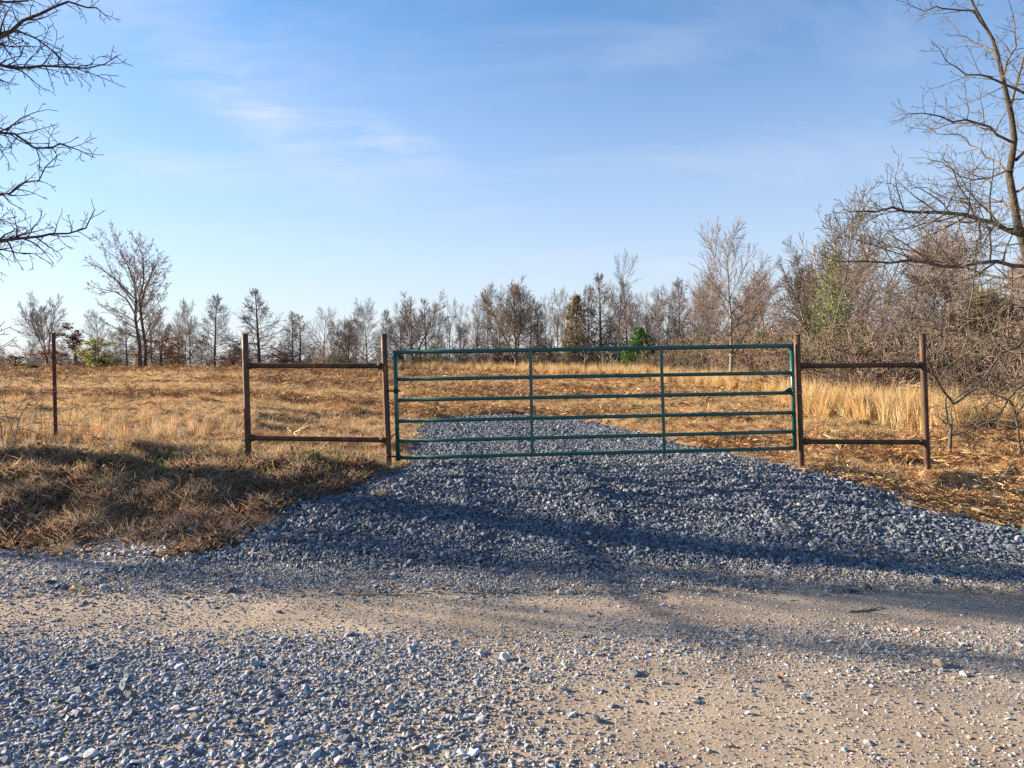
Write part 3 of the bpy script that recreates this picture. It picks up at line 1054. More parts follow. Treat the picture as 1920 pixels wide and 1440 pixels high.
# the tall tree at the right edge, limbs reaching over the thicket
def right_tree():
    D = 12.0
    bx = (1955 - 960) / FPX * D
    bz = float(surf(bx, D))
    o0 = np.array([bx, D, bz])
    e = empty('elm_tree', o0)
    tag(e, 'tall bare elm with lichen pale bark leaning in at the right edge', 'tree')
    S = dict(lev=4, tip=0.0032, seg=[8, 7, 5, 4, 2], wig=[0.03, 0.07, 0.13, 0.17, 0.2], up=[0.0, 0.015, 0.04, 0.02, 0.0],
             n=[0, 9, 6, 3, 0], per=[None, 6.4, 8.0, 9.5, None], ang=[(60, 45), (54, 44), (52, 44), (50, 42), (0, 0)],
             ratio=[0.3, 0.33, 0.42, 0.5, 0], t0=[0.3, 0.08, 0.1, 0.12, 0], rr=0.55, shape=[None, lambda t: 1.05 - 0.85 * t, None, None, None])
    t = Tree(81, S)
    q = lambda a, b, d=0.0: to3(a, b, D + d) - o0
    t.out[0].append((np.array([np.array([0.05, 0, -0.3]), q(1952, 740), q(1948, 620), q(1942, 530), q(1922, 468), q(1908, 420), q(1900, 372),
                               q(1892, 328), q(1898, 290), q(1902, 262), q(1896, 215), q(1884, 165), q(1874, 118), q(1862, 75), q(1842, 40), q(1826, 10), q(1805, -40)]),
                     0.56 * np.array([0.21, 0.175, 0.16, 0.145, 0.125, 0.115, 0.105, 0.098, 0.092, 0.086, 0.078, 0.068, 0.058, 0.048, 0.04, 0.032, 0.012])))
    limbs = [
        ([(1912, 440, 0), (1860, 415, -0.6), (1800, 405, -1.1), (1740, 398, -1.5), (1680, 396, -1.8), (1620, 393, -2.0), (1580, 392, -2.1)], 0.075),
        ([(1905, 395, 0), (1870, 375, .5), (1830, 385, .9), (1790, 380, 1.2), (1740, 355, 1.4), (1700, 345, 1.5)], 0.04),
        ([(1930, 500, 0), (1860, 492, -1.0), (1790, 497, -1.7), (1720, 488, -2.2), (1650, 492, -2.6), (1585, 487, -2.8), (1540, 478, -2.9)], 0.06),
        ([(1935, 510, 0), (1870, 520, .5), (1800, 500, .9), (1720, 470, 1.2), (1650, 452, 1.4), (1600, 440, 1.5)], 0.05),
        ([(1905, 270, 0), (1850, 232, -.4), (1800, 228, -.8), (1750, 215, -1.0), (1715, 208, -1.2), (1690, 213, -1.2)], 0.04),
        ([(1960, 215, -.3), (1920, 182, -.5), (1870, 150, -.8), (1820, 135, -1.0), (1780, 118, -1.2), (1745, 80, -1.3)], 0.045),
        ([(1890, 330, 0), (1865, 300, .4), (1830, 275, .7), (1800, 255, .9), (1760, 248, 1.0), (1725, 232, 1.0)], 0.035),
        ([(1888, 320, 0), (1850, 335, -.5), (1810, 335, -.9), (1770, 300, -1.0), (1730, 295, -1.1)], 0.03),
        ([(1870, 105, 0), (1845, 85, .3), (1800, 70, .5), (1790, 50, .6), (1760, 40, .8)], 0.03),
        ([(1850, 55, 0), (1820, 15, -.3), (1760, 15, -.5), (1720, 15, -.7), (1695, 3, -.8)], 0.03),
        ([(1895, 200, 0), (1915, 120, .3), (1935, 60, .5), (1940, 0, .6), (1930, -60, .6)], 0.04),
        ([(1880, 150, 0), (1905, 80, -.3), (1900, 30, -.4), (1885, -30, -.5)], 0.03),
        ([(1905, 300, 0), (1945, 250, .3), (1985, 190, .5), (2010, 100, .7)], 0.05),
        ([(1915, 440, 0), (1960, 380, .3), (2010, 340, .6), (2070, 330, .8)], 0.06),
        ([(1935, 520, 0), (1985, 470, -.4), (2040, 450, -.8), (2110, 440, -1.0)], 0.05),
        ([(1905, 360, 0), (1935, 330, -.3), (1975, 320, -.6), (2020, 290, -.8)], 0.04),
        # low limbs sweeping down and towards the gate
        ([(1945, 580, 0), (1880, 570, -1.0), (1820, 600, -1.8), (1770, 625, -2.3), (1735, 640, -2.5)], 0.045),
        ([(1946, 600, 0), (1890, 610, .4), (1830, 640, .7), (1780, 690, .9), (1750, 730, 1.0)], 0.04),
        ([(1947, 620, 0), (1900, 650, -.9), (1850, 700, -1.5), (1800, 745, -1.9), (1755, 770, -2.1)], 0.045),
        ([(1948, 660, 0), (1905, 700, -.3), (1865, 750, -.5), (1820, 790, -.6), (1770, 815, -.6)], 0.04),
        ([(1949, 690, 0), (1920, 720, -1.2), (1880, 760, -2.0), (1850, 800, -2.4), (1825, 820, -2.5)], 0.04),
        ([(1942, 545, 0), (1880, 545, .6), (1810, 560, 1.1), (1750, 590, 1.5), (1700, 610, 1.7)], 0.045),
        ([(1950, 700, 0), (1915, 740, .8), (1880, 790, 1.2), (1840, 810, 1.3)], 0.035),
        ([(1949, 650, 0), (1990, 660, -.6), (2040, 700, -1.0), (2090, 750, -1.2)], 0.045),
        ([(1945, 590, 0), (2000, 570, .6), (2060, 590, 1.0), (2120, 640, 1.2)], 0.045),
    ]
    for pts, r in limbs:
        P = np.array([q(*p) for p in pts])
        tt_ = np.linspace(0, 1, len(P))
        ti = np.linspace(0, 1, 2 * len(P))
        P = np.stack([np.interp(ti, tt_, P[:, k]) for k in range(3)], 1)
        P[1:-1] += t.rng.normal(0, 0.025, (len(P) - 2, 3))
        t.path(P, 0.58 * r * (1 - 0.88 * ti), 1)
    tr, cr = t.meshes('elm', 1, (12, 7, 4, 3, 3, 3, 3))
    obj('trunk', tr, 'bark_lichen', e)
    obj('crown', cr, 'twig_tan', e)


right_tree()


# the tree at the left edge: its limbs reach into the picture, its crown shades the drive
def left_tree():
    D = 8.6
    o0 = np.array([-9.0, 9.4, float(surf(-9.0, 9.4))])
    e = empty('oak_tree', o0)
    tag(e, 'dark bare oak at the left edge, knobbly black limbs against the sky', 'tree')
    S = dict(lev=4, tip=0.0036, seg=[8, 7, 5, 3, 2], wig=[0.03, 0.09, 0.17, 0.22, 0.25], up=[0.0, 0.01, 0.03, 0.03, 0.02],
             n=[0, 9, 6, 3, 0], per=[None, 6.8, 9.0, 12.0, None], ang=[(60, 45), (52, 44), (50, 46), (52, 46), (0, 0)],
             ratio=[0.3, 0.19, 0.46, 0.44, 0], t0=[0.3, 0.35, 0.1, 0.12, 0], rr=0.6, shape=[None, lambda t: 1.25 - 1.05 * t, None, None, None])
    t = Tree(93, S)
    q = lambda a, b, d=0.0: to3(a, b, D + d) - o0
    trunk = np.array([[0, 0, -0.3], [0.05, 0, 1.0], [0.0, 0.05, 2.4], [0.15, 0.0, 3.8], [0.1, -0.1, 5.2], [0.3, 0.0, 6.6], [0.25, 0.1, 8.0], [0.4, 0.1, 9.2]])
    t.out[0].append((trunk, np.array([0.27, 0.22, 0.19, 0.165, 0.135, 0.10, 0.06, 0.02])))
    tp = lambda z: np.array([np.interp(z, trunk[:, 2], trunk[:, k]) for k in range(3)])
    limbs = [
        (3.6, [(-80, 495, .2), (-20, 462, .1), (30, 442, 0), (80, 440, 0), (128, 441, -.1), (160, 415, -.2), (178, 392, -.2)], 0.06),
        (4.6, [(-90, 470, .4), (-40, 470, .4), (0, 462, .4), (35, 478, .4), (70, 480, .4), (95, 494, .4)], 0.04),
        (4.2, [(-90, 380, .5), (-30, 362, .3), (0, 366, .2), (45, 352, .1), (88, 338, .1), (98, 305, .0), (112, 288, 0)], 0.05),
        (5.0, [(-80, 270, -.3), (-20, 238, -.3), (0, 246, -.3), (40, 262, -.3), (75, 278, -.3), (120, 270, -.4), (150, 278, -.5), (178, 296, -.5)], 0.05),
        (5.1, [(-60, 230, .6), (-10, 246, .6), (30, 235, .6), (60, 212, .6), (90, 205, .6)], 0.035),
        (5.6, [(-70, 130, 0), (0, 120, 0), (40, 122, 0), (80, 116, -.1), (105, 130, -.1), (150, 128, -.2), (185, 122, -.2), (222, 104, -.3)], 0.05),
        (5.7, [(-60, 100, .5), (0, 66, .5), (40, 40, .5), (80, 20, .5), (120, 0, .5), (160, 10, .5), (208, 38, .5)], 0.06),
        (5.9, [(-40, 90, -.6), (0, 60, -.6), (50, 55, -.6), (85, 80, -.6), (120, 100, -.6), (160, 140, -.6), (215, 155, -.6)], 0.04),
        (6.1, [(-60, 20, -.4), (0, 0, -.4), (40, 15, -.4), (80, -15, -.4), (130, -20, -.4)], 0.05),
        (3.2, [(-100, 640, 0), (-40, 640, 0), (0, 618, 0), (22, 612, 0)], 0.03),
        (3.0, [(-100, 660, .3), (-40, 650, .3), (0, 655, .3), (25, 642, .3)], 0.03),
        (4.0, [(-100, 420, -.5), (-50, 410, -.6), (0, 412, -.7), (20, 428, -.7), (50, 430, -.7)], 0.035),
    ]
    for z0, pts, r in limbs:
        P = np.concatenate([[tp(z0)], [q(*p) for p in pts]])
        seg = np.concatenate([[0], np.cumsum(np.linalg.norm(np.diff(P, axis=0), axis=1))])
        ti = np.linspace(0, seg[-1], 2 * len(P) + 4)
        P = np.stack([np.interp(ti, seg, P[:, k]) for k in range(3)], 1)
        P[1:-1] += t.rng.normal(0, 0.03, (len(P) - 2, 3))
        t.path(P, r * 0.9 * (1 - 0.9 * ti / seg[-1]), 1)
    # limbs on the sides that the picture does not show
    for k in range(14):
        z0 = t.rng.uniform(2.3, 8.8)
        az = t.rng.uniform(1.7, 4.6)
        d = unit(np.array([math.cos(az), math.sin(az), t.rng.uniform(0.1, 0.7)]))
        L_ = t.rng.uniform(2.0, 3.6) * (1 - 0.05 * z0)
        t.grow(tp(z0), d, L_, 0.05, 1)
    tr, cr = t.meshes('oak', 1, (10, 6, 4, 3, 3, 3, 3))
    obj('trunk', tr, 'bark_dark', e)
    obj('crown', cr, 'bark_dark', e)


left_tree()

# roadside trees further along the fence line, out of the picture: their shade falls across the drive and the road
SHADE = 'bare roadside trees that shade the road'
for k, (x, y, h, key) in enumerate(((-12.5, 9.6, 8.5, 'shade_a'), (-16.5, 11.0, 9.5, 'shade_b'), (-21.0, 12.3, 10.0, 'shade_a'),
                                    (-14.0, 9.0, 9.0, 'shade_b'), (-18.5, 10.75, 10.5, 'shade_b'))):
    P = PROTO[key]
    e = empty('roadside_tree', (x, y, float(surf(x, y))))
    s = h / P['h']
    w_ = (0.58, 0.58, 0.58, 0.45, 0.42)[k]
    e.scale = (s * w_, s * w_, s)
    e.rotation_euler = (0, 0, 1.3 * k)
    tag(e, 'bare roadside tree outside the picture whose shade falls on the drive', 'tree', SHADE)
    for part in ('trunk', 'crown'):
        link(bpy.data.objects.new(part, P[part]), e)


# sapling and brambles
def sapling(name, label, px, py, D, stems, seed, twig='twig_tan', cat='sapling', lean=0.0):
    o0 = to3(px, py, D)
    o0[2] = float(surf(o0[0], D))
    e = empty(name, o0)
    tag(e, label, cat)
    S = dict(lev=3, tip=0.0028, seg=[6, 5, 4, 2], wig=[0.05, 0.12, 0.16, 0.2], up=[0, 0.03, 0.02, 0.0], n=[0, 0, 0, 0],
             per=[5.0, 7.0, 9.0, None], ang=[(55, 45), (50, 45), (50, 45), (0, 0)], ratio=[0.36, 0.42, 0.45, 0], t0=[0.25, 0.1, 0.1, 0], rr=0.55)
    t = Tree(seed, S)
    for pts, r in stems:
        P = np.array([to3(a, b, D + d) - o0 for a, b, d in pts])
        if abs(pts[0][1] - py) < 8:
            P[0, 2] = -0.08
        n = len(P)
        ti = np.linspace(0, n - 1, 2 * n)
        P = np.stack([np.interp(ti, np.arange(n), P[:, k]) for k in range(3)], 1)
        P[1:-1] += t.rng.normal(0, 0.012, (len(P) - 2, 3))
        rad_ = r * (1 - 0.85 * ti / (n - 1))
        t.path(P, rad_, 0)
        obj('stem', tube_mesh('stem', [(P, rad_)], 7), twig, e)
    tr, cr = t.meshes(name, 1, (7, 4, 3, 3, 3, 3, 3))
    bpy.data.meshes.remove(tr)
    obj('crown', cr, twig, e)


sapling('sapling', 'small forked lichen pale sapling right of the last rusty post', 1780, 845, 10.6,
        [([(1780, 845, 0), (1781, 810, 0), (1784, 780, 0), (1788, 757, 0)], 0.034), ([(1788, 757, 0), (1770, 735, -.1), (1752, 710, -.2), (1742, 685, -.3), (1735, 640, -.4), (1728, 610, -.4)], 0.024),
         ([(1788, 757, 0), (1810, 742, .2), (1845, 725, .4), (1890, 700, .6)], 0.022), ([(1781, 800, 0), (1774, 770, -.1), (1771, 750, -.2), (1775, 735, -.2)], 0.02),
         ([(1780, 795, 0), (1760, 785, -.1), (1745, 775, -.2)], 0.012), ([(1781, 815, 0), (1800, 812, .2), (1830, 808, .4), (1850, 800, .5)], 0.012)], 101)
sapling('sapling', 'thin crooked sapling with drooping twigs at the right edge below the elm', 1915, 830, 10.2,
        [([(1915, 830, 0), (1908, 790, 0), (1900, 760, 0), (1890, 745, 0)], 0.022), ([(1900, 760, 0), (1880, 745, -.2), (1860, 738, -.3), (1845, 715, -.4)], 0.014),
         ([(1908, 790, 0), (1880, 785, .2), (1850, 790, .3), (1820, 805, .4), (1795, 812, .4)], 0.014), ([(1905, 780, 0), (1930, 740, .2), (1950, 700, .3)], 0.016)], 102)
sapling('bramble', 'tangle of thin bare bramble canes left of the red fence post', 20, 830, 9.2,
        [([(20, 832, 0), (40, 770, 0), (75, 735, .1), (120, 722, .2), (140, 745, .2), (148, 790, .2)], 0.007), ([(30, 832, .1), (10, 760, .1), (-20, 700, .2), (-60, 690, .2)], 0.007),
         ([(0, 832, .2), (30, 780, .2), (60, 720, .3), (85, 690, .3)], 0.006), ([(55, 830, -.1), (80, 790, -.1), (70, 750, 0), (30, 715, 0)], 0.006),
         ([(-10, 835, 0), (40, 800, 0), (90, 790, 0), (140, 800, 0), (165, 775, 0)], 0.006), ([(10, 830, .3), (-5, 740, .4), (35, 700, .4), (95, 705, .4)], 0.006)], 103,
        twig='twig_brown', cat='bramble')

# ------------------------------------------------------------------ pipe braces, gate, fence
GD = 8.6


def g3(px, py, d=0.0):
    return to3(px, py, GD + d)


def brace(label, posts, rails):
    (a0, a1), (b0, b1) = posts
    base = np.array([g3(*a1)[0], GD, float(surf(g3(*a1)[0], GD))])
    e = empty('pipe_brace', base)
    tag(e, label, 'pipe fence', 'rusty pipe braces beside the gate')
    for top, bot in posts:
        t, b = g3(*top), g3(*bot)
        b = b + (b - t) * 0.14
        p = pipe('post', t, b, 0.0375, 'rust_pipe', e, 24, 8, local=base)
        u = (t - b) / np.linalg.norm(t - b)
        pipe('rim', t - u * 0.004, t + u * 0.006, 0.0385, 'weld', p, 24, 1, local=base)
    for l, r in rails:
        A, B = g3(*l), g3(*r)
        rl = pipe('rail', A, B, 0.031, 'rust_pipe', e, 20, 8, local=base)
        u = (B - A) / np.linalg.norm(B - A)
        for s, P0 in ((1, A), (-1, B)):
            pts = np.array([P0 + u * s * k for k in (0.018, 0.045, 0.075, 0.092)]) - base
            obj('collar', tube_mesh('collar', [(pts, np.array([0.041, 0.042, 0.037, 0.033]))], 20, True), 'weld', rl)


brace('rusty pipe H brace left of the gate, with two posts and two rails', (((459, 627), (466, 855)), ((719.5, 627), (729, 877))),
      (((461, 685.5), (722, 686)), ((465, 821), (727, 825))))
brace('rusty pipe H brace right of the gate before the tall golden grass', (((1494, 629), (1502.5, 878)), ((1729, 627), (1739.5, 893))),
      (((1497, 686), (1731, 684)), ((1502, 828), (1737, 829))))


def gate():
    GY = -0.03
    base = g3(746, 862, GY)
    e = empty('farm_gate', base)
    tag(e, 'long green six rail tube farm gate closed across the gravel drive', 'gate')
    p = lambda a, b, d=0.0: g3(a, b, GY + d)
    ends = (((740.5, 657.5), (746.5, 864)), ((1484, 644), (1490.5, 843)))
    for t, b in ends:
        pipe('end_upright', p(*t), p(*b), 0.025, 'gate_green', e, 20, 2, local=base)
    for yl, yr, r in ((660.5, 648.5, 0.026), (711.5, 699, 0.0225), (750.5, 736.5, 0.0225), (790, 773.5, 0.0225), (827.5, 809.5, 0.0225), (858.5, 840.5, 0.0225)):
        f = (yl - 657.5) / (864 - 657.5)
        g = (yr - 644) / (843 - 644)
        pipe('rail', p(740.5 + 6 * f, yl), p(1484 + 6.5 * g, yr), r, 'gate_green', e, 18, 6, local=base)
    for t, b in (((994.5, 657), (998, 852)), ((1239.5, 652.5), (1245.5, 846.5))):
        A, B = p(*t, -0.024) - base, p(*b, -0.024) - base
        w = np.array([0.019, 0, 0])
        q = np.array([0, 0.006, 0])
        v = np.array([A - w - q, A + w - q, B + w - q, B - w - q, A - w + q, A + w + q, B + w + q, B - w + q])
        f = np.array([[0, 3, 2, 1], [4, 5, 6, 7], [0, 1, 5, 4], [1, 2, 6, 5], [2, 3, 7, 6], [3, 0, 4, 7]])
        obj('brace_upright', mesh_np('brace_upright', v, f), 'gate_green', e)
    # hinge straps on the left end, running to pins on the post
    for py, px, pp in ((733, 742.6, 724), (856, 746.2, 728.5)):
        c = p(px, py)
        hp = []
        for k in range(13):
            a = k / 12 * 2 * math.pi
            hp.append(c + np.array([math.cos(a) * 0.031, math.sin(a) * 0.031, 0]))
        h = obj('hinge', tube_mesh('hinge', [(np.array([c + [0, 0, 0.028], c - [0, 0, 0.028]]) - base, np.array([0.031, 0.031]))], 20, True), 'gate_hardware', e)
        pipe('hinge_pin', c + np.array([-0.02, 0, 0]), p(pp + 3, py), 0.011, 'gate_hardware', h, 10, 1, local=base)
        pipe('bolt', c + np.array([0.025, 0, 0]), c + np.array([0.055, 0, 0]), 0.010, 'gate_hardware', h, 8, 1, local=base)
    # three-cornered chain latch plate in the corner above the third rail
    A, B, C = p(1470, 734) - base, p(1487, 734) - base, p(1485, 719) - base
    th = np.array([0, 0.004, 0])
    v = np.array([A - th, B - th, C - th, A + th, B + th, C + th])
    lp = obj('latch_plate', mesh_np('latch_plate', v, [np.array([[0, 1, 2], [5, 4, 3]]), np.array([[0, 3, 4, 1], [1, 4, 5, 2], [2, 5, 3, 0]])]), 'gate_hardware', e)
    c = p(1477.6, 728.5)
    pipe('bolt', c - np.array([0, 0.014, 0]), c + np.array([0, 0.012, 0]), 0.013, 'steel', lp, 12, 1, local=base)


gate()


def chain():
    path = [g3(1479, 723, -0.045), g3(1482.5, 728, -0.068), g3(1487, 733, -0.070), g3(1492, 736.3, -0.075), g3(1496, 738, -0.085), g3(1499.5, 736.5, -0.078), g3(1504, 735, -0.045)]
    P = np.array(path)
    base = P[0].copy()
    e = empty('chain', base)
    tag(e, 'short steel chain fastening the gate to the right hand post', 'chain')
    seg = np.concatenate([[0], np.cumsum(np.linalg.norm(np.diff(P, axis=0), axis=1))])
    n = 9
    for k in range(n):
        s = (k + 0.5) / n * seg[-1]
        c = np.array([np.interp(s, seg, P[:, i]) for i in range(3)])
        c2 = np.array([np.interp(s + 0.01, seg, P[:, i]) for i in range(3)])
        d = unit(c2 - c) if np.linalg.norm(c2 - c) > 1e-6 else np.array([1.0, 0, 0])
        u = unit(np.cross(d, [0.3, 1, 0.2]))
        if k % 2:
            u = np.cross(d, u)
        a = np.linspace(0, 2 * math.pi, 13)
        lk = c + np.cos(a)[:, None] * d * 0.0165 + np.sin(a)[:, None] * u * 0.0095 - base
        obj('link', tube_mesh('link', [(lk, np.full(13, 0.0036))], 6), 'steel', e)


chain()


def tpost():
    D = 9.5
    t, b = to3(100.5, 624, D), to3(105.5, 838, D)
    b[2] = min(b[2], float(surf(b[0], D)))
    base = np.array([b[0], D, b[2]])
    e = empty('fence_post', base)
    tag(e, 'single dark red steel T post in the weedy left bank', 'post')
    A, B = t - base, b - base + np.array([0, 0, -0.15])
    prof = np.array([[-0.024, -0.006], [0.024, -0.006], [0.024, 0.000], [0.004, 0.000], [0.004, 0.034], [-0.004, 0.034], [-0.004, 0.000], [-0.024, 0.000]])
    v = np.concatenate([[A + np.array([x, y, 0]) for x, y in prof], [B + np.array([x, y, 0]) for x, y in prof]])
    k = len(prof)
    f4 = np.array([[i, (i + 1) % k, k + (i + 1) % k, k + i] for i in range(k)])
    top = np.array([[0, 1, 2, 7], [3, 4, 5, 6]])
    st = obj('stake', mesh_np('stake', v, [f4[:, ::-1], top]), 'tpost_red', e)
    for i in range(20):
        f = 0.02 + i * 0.045
        c = A + (B - A) * f + np.array([0, -0.009, 0])
        s = np.array([0.007, 0.005, 0.008])
        cv = np.array([c + s * np.array([x, y, z]) for x in (-1, 1) for y in (-1, 1) for z in (-1, 1)])
        cf = np.array([[0, 1, 3, 2], [4, 6, 7, 5], [0, 4, 5, 1], [2, 3, 7, 6], [0, 2, 6, 4], [1, 5, 7, 3]])
        if i % 2 == 0:
            obj('stud', mesh_np('stud', cv, cf), 'tpost_red', st)
    words = ('topmost', 'second highest', 'second lowest', 'lowest')
    for i, py in enumerate((697, 735, 770, 802)):
        rng = np.random.default_rng(200 + i)
        P0 = to3(103 + (py - 625) * 0.024, py, D) - np.array([0, 0.012, 0])
        P1 = P0 + np.array([-4.5, 0.55, rng.uniform(0.0, 0.1)])
        tt2 = np.linspace(0, 1, 30)
        P = P0 + (P1 - P0) * tt2[:, None]
        P[:, 2] -= 0.10 * np.sin(math.pi * tt2)
        base2 = P0.copy()
        polys = [(P - base2, np.full(30, 0.0028))]
        w = empty('barbed_wire', base2)
        tag(w, words[i] + ' of the four barbed wires running left from the red post', 'wire', 'barbed wires left of the red post')
        obj('strand', tube_mesh('strand', polys, 4), 'wire', w)
        barbs = []
        for s in np.arange(0.01, 0.45, 0.028):
            c = np.array([np.interp(s, tt2, P[:, q]) for q in range(3)]) - base2
            for _ in range(2):
                d = unit(rng.normal(0, 1, 3)) * 0.014
                barbs.append((np.array([c - d, c + d]), np.array([0.0014, 0.0014])))
        tag(obj('barbs', tube_mesh('barbs', barbs, 3), 'wire', w), kind='stuff')


tpost()

# ------------------------------------------------------------------ loose pieces lying about
def stick(name, label, pts, r, mat, cat='stick', D=None, lift=0.6, forks=0, seed=0, taper=0.5):
    """pts: rows and columns of the photograph, laid on the ground"""
    rng = np.random.default_rng(seed + 300)
    P = []
    for a, b, dd in pts:
        x = (a - 960) / FPX * dd
        P.append([x, dd, float(surf(x, dd)) + r * lift])
    P = np.array(P)
    n = len(P)
    ti = np.linspace(0, n - 1, 3 * n)
    P = np.stack([np.interp(ti, np.arange(n), P[:, k]) for k in range(3)], 1)
    P[:, 2] = np.maximum(P[:, 2], surf(P[:, 0], P[:, 1]) + r * lift)
    P[1:-1] += rng.normal(0, r * 0.35, (len(P) - 2, 3))
    base = P[0].copy()
    polys = [(P - base, r * (1 - taper * ti / (n - 1)) * rng.uniform(0.85, 1.15, len(P)))]
    e = empty(name, base)
    tag(e, label, cat)
    obj('stem', tube_mesh(name, polys, 8, True), mat, e)
    for k in range(forks):
        i = rng.integers(len(P) // 3, len(P) - 2)
        d = unit(P[i + 1] - P[i])
        dd = unit(side_dir(rng, d, R(40), rng.uniform(0, 6.28)) * np.array([1, 1, 0.4]) + np.array([0, 0, 0.25]))
        L_ = np.linalg.norm(P[-1] - P[0]) * rng.uniform(0.2, 0.4)
        q = np.array([P[i], P[i] + dd * L_ * 0.5 + rng.normal(0, 0.1 * L_, 3) * 0.4, P[i] + dd * L_]) - base
        obj('branch', tube_mesh('branch', [(q, np.array([r * 0.55, r * 0.4, r * 0.2]))], 6, True), mat, e)
    return e


stick('stick', 'bark brown stick lying on the gravel left below the gate', [(735, 898, 8.05), (760, 902, 7.95), (800, 909, 7.85)], 0.018, 'wood_grey', seed=1)
stick('stick', 'bent grey stick on the mown grass framed by the left brace', [(500, 772, 14.6), (530, 770, 14.7), (560, 766, 14.8), (590, 770, 14.6), (612, 777, 14.2)], 0.02, 'wood_grey', seed=2, forks=1)
stick('stick', 'short pale broken stick standing out of the grass below the left brace rail', [(540, 800, 12.2), (550, 822, 11.4), (562, 845, 10.4)], 0.016, 'wood_fresh', seed=3, lift=2.5, forks=2)
stick('stick', 'dark flat stick on the road edge by the foot of the drive', [(468, 1043, 5.98), (490, 1046, 5.94), (525, 1050, 5.88)], 0.014, 'wood_grey', seed=4)
stick('twig', 'thin dark twig lying on the road at the right', [(1590, 1146, 4.66), (1620, 1145, 4.67), (1655, 1139, 4.74)], 0.008, 'wood_grey', cat='twig', seed=5, forks=2)
stick('log', 'dark rotten log on the litter behind the right brace', [(1515, 845, 9.9), (1545, 846, 9.9), (1590, 838, 10.2)], 0.05, 'wood_grey', cat='log', seed=6, taper=0.2)
stick('wood_scrap', 'pale split wood scrap at the far end of the gravel drive', [(890, 795, 15.2), (905, 797, 15.0), (914, 798, 14.8)], 0.035, 'wood_fresh', cat='wood scrap', seed=7)
stick('stick', 'crooked branch on the straw near the right edge below the elm', [(1860, 930, 8.0), (1880, 905, 8.4), (1895, 880, 8.9), (1910, 872, 9.1)], 0.012, 'wood_grey', seed=8, lift=2.0, forks=3)
stick('wood_scrap', 'long pale wood splinter on the straw right of the last post', [(1765, 858, 9.6), (1790, 862, 9.5), (1812, 868, 9.3)], 0.022, 'wood_fresh', cat='wood scrap', seed=9)
stick('wood_scrap', 'flat tan wood slab at the gravel edge near the right side', [(1822, 957, 7.15), (1845, 962, 7.08), (1870, 960, 7.1)], 0.026, 'wood_fresh', cat='wood scrap', seed=10)
stick('stump', 'small cut stump beside the latch post at the gravel edge', [(1487, 884, 8.45), (1487.5, 884, 8.45)], 0.02, 'wood_grey', cat='stump', seed=11)
stick('stick', 'forked dry branch half buried in the grass on the left bank', [(425, 890, 8.0), (437, 885, 8.05), (446, 876, 8.2)], 0.014, 'wood_grey', seed=12, lift=3, forks=2)
stick('stick', 'long straight dry stalk leaning over the bank toward the gravel', [(415, 930, 7.3), (450, 975, 6.85), (487, 1020, 6.4)], 0.006, 'wood_fresh', seed=13, lift=6)
stick('stick', 'rusty brown bark strip on the left bank grass', [(175, 856, 8.9), (200, 857, 8.9), (222, 857, 8.9)], 0.018, 'leaf_brown', seed=14)


def rock_mesh(name, rng, flat=0.6, n=16, el=1.3):
    p = rng.normal(0, 1, (n, 3))
    p /= np.linalg.norm(p, axis=1, keepdims=True)
    p *= np.array([el, 1.0, flat]) * 0.5 * rng.uniform(0.8, 1.1, (n, 1))
    bm = bmesh.new()
    for q in p:
        bm.verts.new(q)
    r = bmesh.ops.convex_hull(bm, input=bm.verts)
    bmesh.ops.delete(bm, geom=[g for g in set(r['geom_interior']) | set(r['geom_unused']) if isinstance(g, bmesh.types.BMVert)], context='VERTS')
    me = bpy.data.meshes.new(name)
    bm.to_mesh(me)
    bm.free()
    return me


def single_rock(name, label, px, py, size, mat, seed, flat=0.65):
    rng = np.random.default_rng(seed)
    D = (EYE - 0.0) * FPX / (py - HZ)
    for _ in range(6):
        x = (px - 960) / FPX * D
        D = (EYE - float(surf(x, D))) * FPX / (py - HZ)
    x = (px - 960) / FPX * D
    me = rock_mesh(name, rng, flat, 26)
    o = obj(name, me, mat)
    o.location = (x, D, float(surf(x, D)) + size * flat * 0.28)
    o.scale = (size,) * 3
    o.rotation_euler = (rng.normal(0, 0.15), rng.normal(0, 0.15), rng.uniform(0, 6.28))
    tag(o, label, 'stone')


single_rock('stone', 'white stone alone on the dark grassy bank', 376, 917, 0.062, 'rock_pale', 401)
single_rock('stone', 'tan stone lying in the shadow strip at the right of the road', 1762, 1248, 0.075, 'rock_tan', 402)
single_rock('stone', 'rough pale grey lump on the bare wheel track of the road', 947, 1236, 0.055, 'rock_pale', 403, 0.9)
single_rock('stone', 'pale rounded stone amid the coarse gravel at lower left', 332, 1332, 0.05, 'rock_pale', 404)
single_rock('stone', 'small orange tan stone in the coarse gravel at lower left', 365, 1346, 0.042, 'rock_tan', 405)
single_rock('stone', 'dark slate stone in the sunlit dirt right of centre', 1120, 1352, 0.045, 'rock_slate', 406)
single_rock('stone', 'flat dark slate piece beside the bare track at right', 1190, 1264, 0.07, 'rock_slate', 407, 0.4)
single_rock('stone', 'grey faceted stone on the bottom edge at left', 170, 1418, 0.055, 'rock_pale', 408)
single_rock('stone', 'round grey stone on the bottom edge left of centre', 652, 1390, 0.05, 'rock_slate', 409, 0.8)

